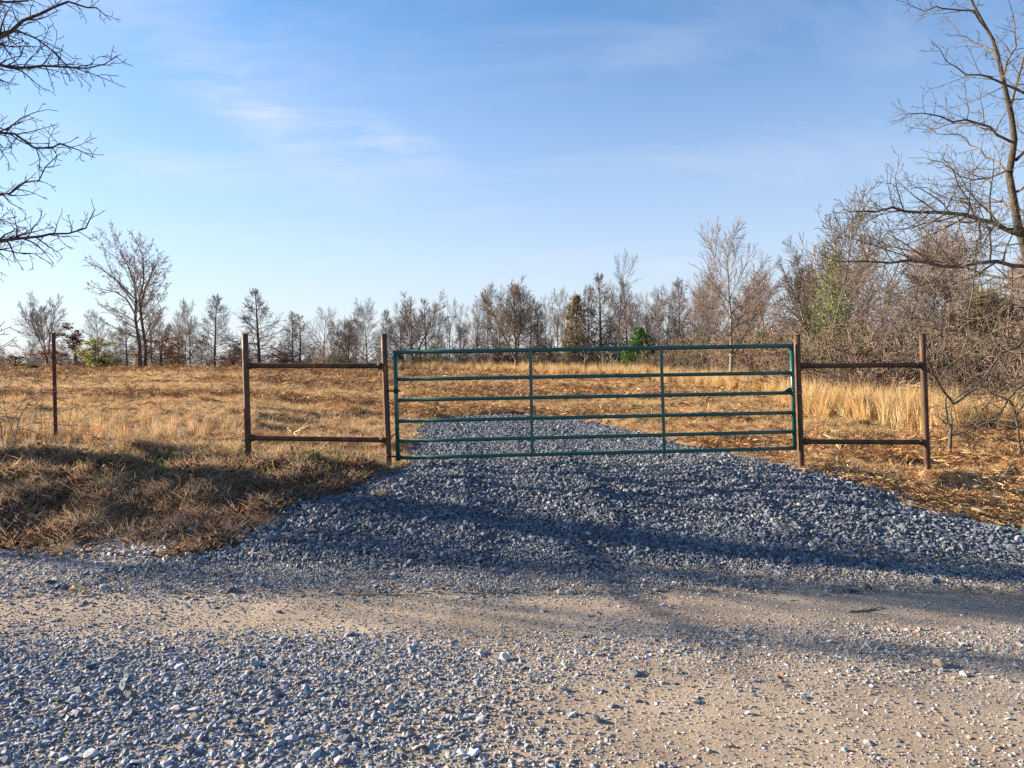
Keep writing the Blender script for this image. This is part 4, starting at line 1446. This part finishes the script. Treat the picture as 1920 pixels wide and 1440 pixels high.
# dry leaf on the road
rng = np.random.default_rng(9)
lx = (147 - 960) / FPX * 5.0
bmv, bmf = [], []
n = 9
for i in range(n):
    s = i / (n - 1)
    w = 0.034 * math.sin(math.pi * min(1, s * 0.95 + 0.03)) ** 0.7 * (1 + 0.3 * math.sin(i * 2.1))
    for q in (-1, 0, 1):
        bmv.append([s * 0.12 - 0.06, q * w, 0.012 * abs(q) + 0.016 * math.sin(s * 5) + 0.004])
for i in range(n - 1):
    for q in range(2):
        a = i * 3 + q
        bmf.append([a, a + 3, a + 4, a + 1])
lf = obj('dry_leaf', mesh_np('dry_leaf', np.array(bmv), np.array(bmf), True), 'leaf_dry')
lf.location = (lx, 5.0, float(surf(lx, 5.0)) + 0.02)
lf.rotation_euler = (0.2, -0.1, 0.2)
tag(lf, 'curled tan dry leaf on the road at the left', 'leaf')

# ------------------------------------------------------------------ gravel (countless)
rr = np.random.default_rng(77)
ROCKS = proto_collection([rock_mesh('rock', rr, f, 13, e) for f, e in ((0.5, 1.4), (0.7, 1.2), (0.6, 1.6), (0.85, 1.1), (0.4, 1.5), (0.65, 1.3), (0.75, 1.5), (0.55, 1.1))], 'stone')


def rocks(name, x, y, size, tint, label, cat, sink=0.2, tilt=0.5, zf=surf):
    n = len(x)
    rng = np.random.default_rng(len(x))
    z = zf(x, y) + size * sink
    rot = np.stack([rng.normal(0, tilt, n), rng.normal(0, tilt, n), rng.uniform(0, 6.28, n)], 1)
    scl = size[:, None] * rng.uniform(0.8, 1.2, (n, 3))
    scatter(name, np.stack([x, y, z], 1), rot, scl, rng.integers(0, 8, n), tint, ROCKS, label, cat)


rg = np.random.default_rng(5)
# crushed rock of the drive
x = rg.uniform(-4.2, 9.8, 860000)
y = DY0 + (DY1 - DY0) * rg.random(860000)
d = drive_in(x, y)
fade = sstep(5.35, 6.15, y) + 0.0
edge = sstep(-0.02, 0.25, d)
keep = (d > -0.45) & in_view(x, y, 0.1, 1.0)
den = np.where(y < 11, 0.80, 0.50) * (0.15 + 0.85 * fade * np.maximum(edge, 0.25))
thin = sstep(5.4, 6.3, y - 0.25 * (vnoise(x, y, 1.7, 44) - 0.5) * 2)
den = den * (0.12 + 0.88 * thin) * np.where(d < -0.05, 0.35 * np.exp((d + 0.05) / 0.10), 1.0)
patchd = np.exp(-((x + 1.55) / 0.28) ** 2 - ((y - 7.35) / 0.28) ** 2)
keep &= rg.random(len(x)) < den * (1 - 0.9 * patchd)
x, y = x[keep], y[keep]
size = np.clip(rg.lognormal(math.log(0.0225), 0.45, len(x)), 0.008, 0.07) * np.where(y > 11, 1.2, 1.0)
tint = pick_tint(rg, len(x), [(0.115, 0.135, 0.170), (0.17, 0.19, 0.225), (0.070, 0.085, 0.110), (0.32, 0.33, 0.345), (0.30, 0.22, 0.16)], [42, 30, 22, 5, 1.2], 0.15)
trk = np.zeros(len(x))
for x0 in (-0.10, 1.62):
    xc = x0 + 0.10 * (8.6 - np.minimum(y, 8.6)) - 0.06 * np.maximum(y - 8.6, 0)
    trk = np.maximum(trk, np.exp(-((x - xc) / 0.24) ** 2))
trk = trk * (0.55 + 0.45 * fbm(x, y, 1.2, 140, 2))
size = size * (1 - 0.38 * trk)
tint = tint * (1 + 0.22 * trk[:, None] * np.array([1.1, 1.0, 0.85]))
rocks('crushed_rock', x, y, size, tint, 'blue grey crushed rock spread over the driveway', 'gravel', 0.16, 0.6)
print('drive stones', len(x))


def road_pts(n, y0=2.2, y1=6.9):
    x = rg.uniform(-6.6, 6.6, n)
    y = rg.uniform(y0, y1, n)
    k = in_view(x, y, 0.12, 0.5) & (y < road_edge(x) + 0.35)
    return x[k], y[k]


def coarse(x, y):
    """0 on the bare wheel tracks, 1 where loose gravel lies thick"""
    track = np.exp(-((y - 4.62 - 0.02 * x) / 0.40) ** 2) * sstep(-3.4, -1.2, x)
    track2 = np.exp(-((y - 3.1 - 0.05 * x) / 0.75) ** 2) * sstep(-1.0, 1.0, x) * 0.8
    track3 = np.exp(-((y - 4.7) / 0.3) ** 2) * 0.6
    c = 0.95 - np.maximum(np.maximum(track, track2), track3)
    c = c + (fbm(x, y, 1.4, 60, 3) - 0.5) * 0.9
    c = c + 0.35 * (1 - sstep(-1.6, 0.2, x)) * (1 - sstep(3.2, 4.2, y))
    return np.clip(c, 0.03, 1)


GREYS = [(0.29, 0.295, 0.305), (0.42, 0.415, 0.41), (0.175, 0.19, 0.215), (0.56, 0.55, 0.54), (0.38, 0.29, 0.195), (0.095, 0.105, 0.125), (0.34, 0.20, 0.115)]
x, y = road_pts(190000)
c = coarse(x, y)
k = rg.random(len(x)) < 0.30 + 0.7 * c
x, y = x[k], y[k]
size = rg.uniform(0.005, 0.013, len(x))
tint = pick_tint(rg, len(x), GREYS, [28, 22, 16, 14, 14, 4, 2], 0.15)
rocks('grit', x, y, size, tint, 'fine pale grit and small pebbles strewn over the road', 'grit', 0.12, 0.5)
print('grit', len(x))
x, y = road_pts(140000)
x2, y2 = road_pts(190000)
k = (rg.random(len(x2)) < (1 - sstep(-1.6, 0.9, x2 + 0.8 * (fbm(x2, y2, 1.1, 150, 2) - 0.5))) * (1 - sstep(3.9, 4.5, y2)) * 0.8)
x, y = np.concatenate([x, x2[k]]), np.concatenate([y, y2[k]])
c = coarse(x, y)
k = rg.random(len(x)) < 0.035 + 0.9 * c ** 1.5
x, y = x[k], y[k]
size = np.clip(rg.lognormal(math.log(0.0140), 0.40, len(x)), 0.007, 0.045) * (1 + 0.30 * (1 - sstep(-1.5, 1.0, x)) * (1 - sstep(3.6, 4.4, y)))
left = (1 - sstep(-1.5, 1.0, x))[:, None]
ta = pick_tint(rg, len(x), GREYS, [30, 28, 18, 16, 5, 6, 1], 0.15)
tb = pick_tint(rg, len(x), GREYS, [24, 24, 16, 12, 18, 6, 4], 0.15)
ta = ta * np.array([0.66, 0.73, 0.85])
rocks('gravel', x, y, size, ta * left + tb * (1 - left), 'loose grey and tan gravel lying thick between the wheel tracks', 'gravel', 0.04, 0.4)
print('gravel', len(x))
x, y = road_pts(900)
c = coarse(x, y)
k = rg.random(len(x)) < 0.06 + 0.55 * c
x, y = x[k], y[k]
size = np.clip(rg.lognormal(math.log(0.034), 0.24, len(x)), 0.024, 0.065)
tint = pick_tint(rg, len(x), GREYS, [30, 24, 24, 14, 8, 8, 2], 0.15)
rocks('cobbles', x, y, size, tint, 'larger loose stones scattered over the road gravel', 'stones', 0.0, 0.3)
# white river pebbles at the toe of the bank
x = rg.uniform(-4.9, -2.2, 5200)
y = rg.normal(6.36, 0.16, 5200) + 0.05 * (x + 3.6)
k = rg.random(5200) < np.exp(-((x + 3.2) / 0.75) ** 2)
x, y = x[k], y[k]
size = np.clip(rg.lognormal(math.log(0.030), 0.3, len(x)), 0.014, 0.06)
tint = pick_tint(rg, len(x), [(0.62, 0.60, 0.56), (0.45, 0.42, 0.38), (0.42, 0.30, 0.18), (0.75, 0.73, 0.70)], [40, 25, 20, 15], 0.12)
rocks('pebbles', x, y, size, tint, 'whitish pebbles washed out at the toe of the left bank', 'pebbles', 0.25, 0.4)

# ------------------------------------------------------------------ grass, straw and litter (countless)
def tuft(seed, n, hmin, hmax, lean, spread, w, curl=0.3, head=0.0):
    rng = np.random.default_rng(seed)
    V, F4, F3 = [], [], []
    for _ in range(n):
        az = rng.uniform(0, 6.28)
        L_ = rng.uniform(hmin, hmax)
        el = abs(rng.normal(lean[0], lean[1]))
        d = np.array([math.cos(az) * math.sin(el), math.sin(az) * math.sin(el), math.cos(el)])
        rd = spread * math.sqrt(rng.random())
        ra = rng.uniform(0, 6.28)
        p = np.array([math.cos(ra) * rd, math.sin(ra) * rd, -0.01])
        sdv = unit(np.cross(d, rng.normal(0, 1, 3))) * w * rng.uniform(0.6, 1.3) * 0.5
        bend = np.array([math.cos(az), math.sin(az), -0.6]) * curl * L_ * rng.uniform(0.0, 0.6)
        a = p
        b = p + d * L_ * 0.55 + bend * 0.25
        c = p + d * L_ + bend
        c[2] = max(c[2], 0.004)
        b[2] = max(b[2], 0.004)
        i = len(V)
        hw = 1.0 if rng.random() > head else 2.2
        V += [a - sdv, a + sdv, b + sdv * hw, b - sdv * hw, c]
        F4.append([i, i + 1, i + 2, i + 3])
        F3.append([i + 3, i + 2, i + 4])
    return mesh_np('tuft', np.array(V), [np.array(F4), np.array(F3)])


STRAW = proto_collection([tuft(500 + i, 26, 0.07, 0.24, (1.15, 0.35), 0.13, 0.0065, 0.25) for i in range(5)] +
                         [tuft(510 + i, 22, 0.10, 0.24, (0.65, 0.3), 0.09, 0.006, 0.5) for i in range(4)], 'straw')
TALL = proto_collection([tuft(520 + i, 40, 0.5, 1.05, (0.14, 0.10), 0.13, 0.008, 0.22, 0.35) for i in range(5)], 'straw')
CLUMP = proto_collection([tuft(530 + i, 110, 0.14, 0.40, (0.75, 0.35), 0.09, 0.005, 0.8) for i in range(4)], 'straw')


def chip_mesh(seed, kind):
    rng = np.random.default_rng(seed)
    V, F = [], []
    for _ in range(12 if kind == 'chip' else 7):
        az = rng.uniform(0, 6.28)
        L_ = rng.uniform(0.04, 0.16) if kind == 'chip' else rng.uniform(0.03, 0.06)
        w = rng.uniform(0.0025, 0.0065) if kind == 'chip' else L_ * 0.4
        d = np.array([math.cos(az), math.sin(az), rng.normal(0, 0.25)])
        s = unit(np.cross(d, [rng.normal(0, 0.4), rng.normal(0, 0.4), 1])) * w
        p = np.array([rng.normal(0, 0.07), rng.normal(0, 0.07), rng.uniform(0.005, 0.03)])
        i = len(V)
        V += [p - d * L_ / 2, p + s - [0, 0, 0.003], p + d * L_ / 2, p - s + [0, 0, 0.006]]
        F.append([i, i + 1, i + 2, i + 3])
    return mesh_np('chips', np.array(V), np.array(F))


CHIPS = proto_collection([chip_mesh(540 + i, 'chip') for i in range(5)], 'litter')
DEAD = proto_collection([chip_mesh(550 + i, 'leaf') for i in range(5)], 'litter')

TAN, ORANGE, GOLD, GREENISH, BROWN, GREY = (0.56, 0.41, 0.235), (0.46, 0.26, 0.115), (0.64, 0.46, 0.22), (0.44, 0.42, 0.17), (0.22, 0.12, 0.065), (0.42, 0.35, 0.26)


def field_tints(x, y, rng, jit=0.14):
    n = len(x)
    g = fbm(x * 0.35, y, 0.55, 70, 3)
    o = fbm(x * 0.25, y, 0.33, 75, 3)
    dk = fbm(x * 0.22, y, 1.1, 80, 3) * 0.6 + fbm(x, y, 1.6, 84, 2) * 0.4
    w = np.stack([np.full(n, 0.45), 0.12 + 4.5 * np.clip(o - 0.48, 0, 1), 0.25 + 1.0 * np.clip(g - 0.4, 0, 1), 1.6 * np.clip(g - 0.52, 0, 1),
                  0.06 + 7.0 * np.clip(dk - 0.52, 0, 1), np.full(n, 0.10)], 1)
    cs = np.cumsum(w / w.sum(1, keepdims=True), 1)
    k = (rng.random((n, 1)) > cs).sum(1).clip(0, 5)
    C = np.array([TAN, ORANGE, GOLD, GREENISH, BROWN, GREY])[k]
    return np.clip(C * (1 + rng.normal(0, jit, (n, 1))), 0.02, 0.85)


def blades(name, x, y, scale, tint, idx, coll, label, cat, tilt=0.15, lift=0.0):
    n = len(x)
    rng = np.random.default_rng(n + 1)
    e = 0.08
    gx = -(surf(x + e, y) - surf(x - e, y)) / (2 * e)
    gy = (surf(x, y + e) - surf(x, y - e)) / (2 * e)
    rot = np.stack([rng.normal(0, tilt, n) + np.clip(gy, -0.6, 0.6), rng.normal(0, tilt, n) + np.clip(gx, -0.6, 0.6), rng.uniform(0, 6.28, n)], 1)
    if tilt:
        rot[:, 2] = rng.uniform(0, 6.28, n)
    scatter(name, np.stack([x, y, surf(x, y) + lift], 1), rot, np.repeat(scale[:, None], 3, 1) * rng.uniform(0.85, 1.15, (n, 3)), idx, tint, coll, label, cat)


def field_pts(n, y0, y1, power=1.0):
    """points in the picture's wedge between two distances"""
    y = np.sqrt(rg.uniform(y0 ** 2, y1 ** 2, n)) if power == 1.0 else y0 + (y1 - y0) * rg.random(n) ** power
    x = rg.uniform(-1, 1, n) * (0.82 * y + 0.8)
    k = (drive_in(x, y) < 0.0)
    return x[k], y[k]


# mown field, near and far
x, y = field_pts(30000, 8.4, 24)
keep = ~((y < 8.9) & (x > -1.2) & (x < 3.4))
x, y = x[keep], y[keep]
nz_ = fbm(x, y, 0.9, 90, 3)
sc = (0.28 + 0.62 * nz_) * rg.uniform(0.7, 1.3, len(x))
idx = np.where(rg.random(len(x)) < 0.06 + 0.5 * np.clip(nz_ - 0.5, 0, 1), rg.integers(5, 9, len(x)), rg.integers(0, 5, len(x)))
blades('mown_grass', x, y, sc, field_tints(x, y, rg), idx, STRAW, 'mown dead grass in tan and orange covering the near field', 'grass')
x, y = field_pts(26000, 23, 64, 1.25)
sc = rg.uniform(0.6, 1.1, len(x)) * (0.75 + y / 100)
blades('far_grass', x, y, sc, field_tints(x, y, rg), rg.integers(0, 5, len(x)), STRAW, 'mown tan grass of the far slope up to the crest', 'grass')

# chopped straw and wood litter: right of the drive, along its edges, in bands over the field
x, y = field_pts(40000, 6.6, 17, 1.3)
r_ = rg.random(len(x))
w = 0.18 + 0.8 * sstep(2.8, 4.0, x * 8.6 / np.maximum(y, 8.6)) + 0.5 * np.clip(fbm(x * 0.3, y, 0.6, 95, 2) - 0.5, 0, 1)
w = w * np.where((x < -1.3) & (y < 9), 0.12, 1)
k = (r_ < w) & (y > road_edge(x) + 0.15)
x, y = x[k], y[k]
tint = pick_tint(rg, len(x), [(0.47, 0.275, 0.125), (0.58, 0.41, 0.21), (0.35, 0.19, 0.09), (0.17, 0.095, 0.052), (0.68, 0.55, 0.36)], [30, 24, 24, 17, 5], 0.18)
blades('straw_litter', x, y, rg.uniform(0.35, 0.85, len(x)), tint, rg.integers(0, 5, len(x)), CHIPS, 'shredded orange straw and wood litter right of the drive', 'litter', 0.2)

# reddish shredded mulch lying in bands across the field
x, y = field_pts(30000, 9.5, 55, 1.1)
k = rg.random(len(x)) < 6.5 * np.clip(fbm(x * 0.14, y, 0.9, 130, 3) - 0.5, 0, 1) + 0.03
x, y = x[k], y[k]
tint = pick_tint(rg, len(x), [(0.30, 0.155, 0.075), (0.42, 0.235, 0.105), (0.19, 0.10, 0.055), (0.55, 0.37, 0.19)], [32, 30, 22, 16], 0.15)
blades('mulch', x, y, rg.uniform(0.9, 1.7, len(x)) * (0.8 + y / 30), tint, rg.integers(0, 5, len(x)), CHIPS, 'reddish brown shredded brush lying in bands across the field', 'mulch', 0.2, 0.03)

# left bank: matted weeds, leaf litter, bent clumps
x = rg.uniform(-7.6, -1.2, 7000)
y = rg.uniform(6.0, 9.4, 7000)
k = (drive_in(x, y) < -0.03) & (zfield(x, y) > zroad(x, y) + 0.02 - 0.05 * rg.random(7000) ** 2) & in_view(x, y, 0.12, 0.5)
x, y = x[k], y[k]
low_bank = 1 - sstep(7.3, 8.6, y + 0.6 * (fbm(x, y, 1.1, 99, 2) - 0.5))  # share of the browner bank tints, rising toward the road
tint = field_tints(x, y, rg) * (1 - 0.0 * low_bank)[:, None]
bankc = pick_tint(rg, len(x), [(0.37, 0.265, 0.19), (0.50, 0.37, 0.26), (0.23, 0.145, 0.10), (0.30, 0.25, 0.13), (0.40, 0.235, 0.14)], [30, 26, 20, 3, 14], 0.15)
tint = np.where((rg.random(len(x)) < 0.35 + 0.65 * low_bank)[:, None], bankc, tint)
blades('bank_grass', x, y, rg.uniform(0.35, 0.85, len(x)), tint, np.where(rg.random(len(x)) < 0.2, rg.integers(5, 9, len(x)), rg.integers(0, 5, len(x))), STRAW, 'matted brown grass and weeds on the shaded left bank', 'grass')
x = rg.uniform(-7.6, -1.6, 12000)
y = rg.uniform(5.9, 8.6, 12000)
k = (drive_in(x, y) < 0.02) & (zfield(x, y) > zroad(x, y) - 0.06 * rg.random(12000) ** 3) & in_view(x, y, 0.12, 0.5) & (rg.random(12000) < 0.3 + 0.9 * (fbm(x, y, 1.6, 97, 2) - 0.3))
x, y = x[k], y[k]
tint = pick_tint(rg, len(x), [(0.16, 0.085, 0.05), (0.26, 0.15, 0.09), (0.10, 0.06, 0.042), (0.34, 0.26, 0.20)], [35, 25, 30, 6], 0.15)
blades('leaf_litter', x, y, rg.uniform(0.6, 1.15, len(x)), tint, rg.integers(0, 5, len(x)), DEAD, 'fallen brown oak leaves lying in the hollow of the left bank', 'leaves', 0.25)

# separate bent clumps of grass that stand out on the bank
CL = [(165, 985, 0.85, 'bent tan grass clump low on the bank near the left edge'), (30, 930, 0.8, 'grass clump on the bank at the left edge of the picture'),
      (205, 905, 0.8, 'rounded hump of dry grass high on the left bank'), (340, 1000, 0.62, 'small drooping grass clump above the white pebbles'),
      (500, 985, 0.5, 'little grass clump touching the left toe of the gravel'), (120, 1035, 0.5, 'reddish grass clump at the road edge on the left'),
      (70, 880, 0.7, 'grass clump in front of the red steel post'), (245, 865, 0.6, 'dry grass clump between the red post and the first pipe post'),
      (715, 930, 0.34, 'small weed clump growing in the dirt patch on the gravel')]
for i, (px, py, s, lb) in enumerate(CL):  # noqa
    D = 7.0
    for _ in range(12):
        xx = (px - 960) / FPX * D
        D = 0.5 * D + 0.5 * (EYE - float(surf(xx, D))) * FPX / (py - HZ)
    xx = (px - 960) / FPX * D
    me = tuft(700 + i, 170, 0.16, 0.44, (0.75, 0.4), 0.10, 0.0045, 0.85)
    mname = 'clump_%d' % i
    material(mname, (0.26, 0.185, 0.115), (0.42, 0.31, 0.19), scale=9, rough=0.75, translucent=0.3)
    o = obj('grass_clump', me, mname)
    o.location = (xx, D, float(surf(xx, D)) + 0.005)
    o.scale = (s, s, s * 0.9)
    tag(o, lb, 'grass clump', 'bent grass clumps on the left bank')

# fresh green sprigs
x = rg.uniform(-7, -2, 900)
y = rg.uniform(8.0, 9.6, 900)
k = (fbm(x, y, 1.0, 111, 2) > 0.66)
x, y = x[k], y[k]
tint = pick_tint(rg, len(x), [(0.20, 0.30, 0.06), (0.34, 0.38, 0.10)], [1, 1], 0.15)
blades('green_grass', x, y, rg.uniform(0.35, 0.7, len(x)), tint, rg.integers(5, 9, len(x)), STRAW, 'fresh green blades sprouting on top of the left bank', 'grass')

# weedy fringe by the red post
x = rg.uniform(-7.8, -4.4, 900)
y = rg.uniform(8.9, 12.5, 900)
x, y = x[:180], y[:180]
tint = pick_tint(rg, len(x), [TAN, (0.52, 0.33, 0.17), GREY, (0.42, 0.30, 0.2)], [3, 3, 1, 2], 0.12)
blades('weeds', x, y, rg.uniform(0.2, 0.4, len(x)), tint, rg.integers(0, 5, len(x)), TALL, 'thin dry weeds around the red steel post', 'weeds')

# tall golden grass before the woods
x, y = field_pts(60000, 13, 62, 1.2)
u = x * 1.0 / y
px = 960 + u * FPX
front = np.interp(px, [0, 440, 720, 900, 1100, 1300, 1500, 1600, 1750, 1920, 2100], [60, 58, 52, 47, 40, 30, 18, 14.5, 13.2, 13.0, 13.0])
back = np.interp(px, [0, 720, 1200, 1500, 1920], [64, 62, 58, 46, 40])
den = np.where(px < 700, 0.12, 0.75) * sstep(-0.8, 1.2, y - front + 2.5 * (fbm(x, y, 0.35, 120, 2) - 0.5)) * (y < back)
den = den * np.clip(0.35 + 1.3 * (fbm(x, y, 0.5, 122, 2) - 0.25), 0.1, 1)
k = rg.random(len(x)) < den
x, y = x[k], y[k]
tint = pick_tint(rg, len(x), [(0.62, 0.44, 0.215), (0.55, 0.365, 0.16), (0.68, 0.53, 0.30), (0.46, 0.31, 0.15)], [34, 28, 22, 16], 0.10)
blades('tall_grass', x, y, rg.uniform(0.45, 0.95, len(x)), tint, rg.integers(0, 5, len(x)), TALL, 'tall golden bluestem grass standing before the woods', 'grass', 0.06)
print('tall', len(x))

# undergrowth: bare brush between the trunks
S = dict(lev=2, tip=0.006, seg=[5, 4, 2], wig=[0.12, 0.18, 0.2], up=[0.0, 0.0, 0.0], n=[9, 6, 0], ang=[(55, 40), (50, 45), (0, 0)],
         ratio=[0.5, 0.5, 0], t0=[0.1, 0.1, 0], rr=0.6)
BR = []
for i in range(4):
    t = Tree(800 + i, S)
    for k in range(9):
        az = t.rng.uniform(0, 6.28)
        a = R(t.rng.uniform(8, 60))
        t.grow(np.array([t.rng.normal(0, .2), t.rng.normal(0, .2), -0.05]), np.array([math.cos(az) * math.sin(a), math.sin(az) * math.sin(a), math.cos(a)]), t.rng.uniform(0.7, 1.5), 0.012, 0)
    V, F, off = [], [], 0
    for l in range(3):
        v, f = tubes(t.out[l], 3)
        V.append(v)
        F.append(f[0] + off)
        off += len(v)
    BR.append(mesh_np('brush', np.concatenate(V), np.concatenate(F), True))
BRUSH = proto_collection(BR, 'twig_mass')
x, y = field_pts(9000, 15, 70, 0.9)
px = 960 + x / y * FPX
front = np.interp(px, [0, 440, 720, 1000, 1300, 1500, 1600, 1750, 1920, 2100], [58, 60, 56, 50, 36, 24, 20, 17, 16, 16])
back = np.interp(px, [0, 720, 1200, 1500, 1920], [70, 70, 64, 56, 50])
k = (y > front) & (y < back) & (rg.random(len(x)) < np.where(px < 760, 0.09, np.where(px < 1250, 0.16, 0.7)))
x, y = x[k], y[k]
tint = pick_tint(rg, len(x), [(0.20, 0.14, 0.11), (0.26, 0.18, 0.14), (0.16, 0.12, 0.095), (0.30, 0.25, 0.18), (0.17, 0.18, 0.09)], [30, 25, 20, 18, 7], 0.12)
blades('undergrowth', x, y, rg.uniform(0.8, 1.9, len(x)), tint, rg.integers(0, 4, len(x)), BRUSH, 'bare brown brush filling the gaps between the tree trunks', 'undergrowth', 0.1)
print('brush', len(x))
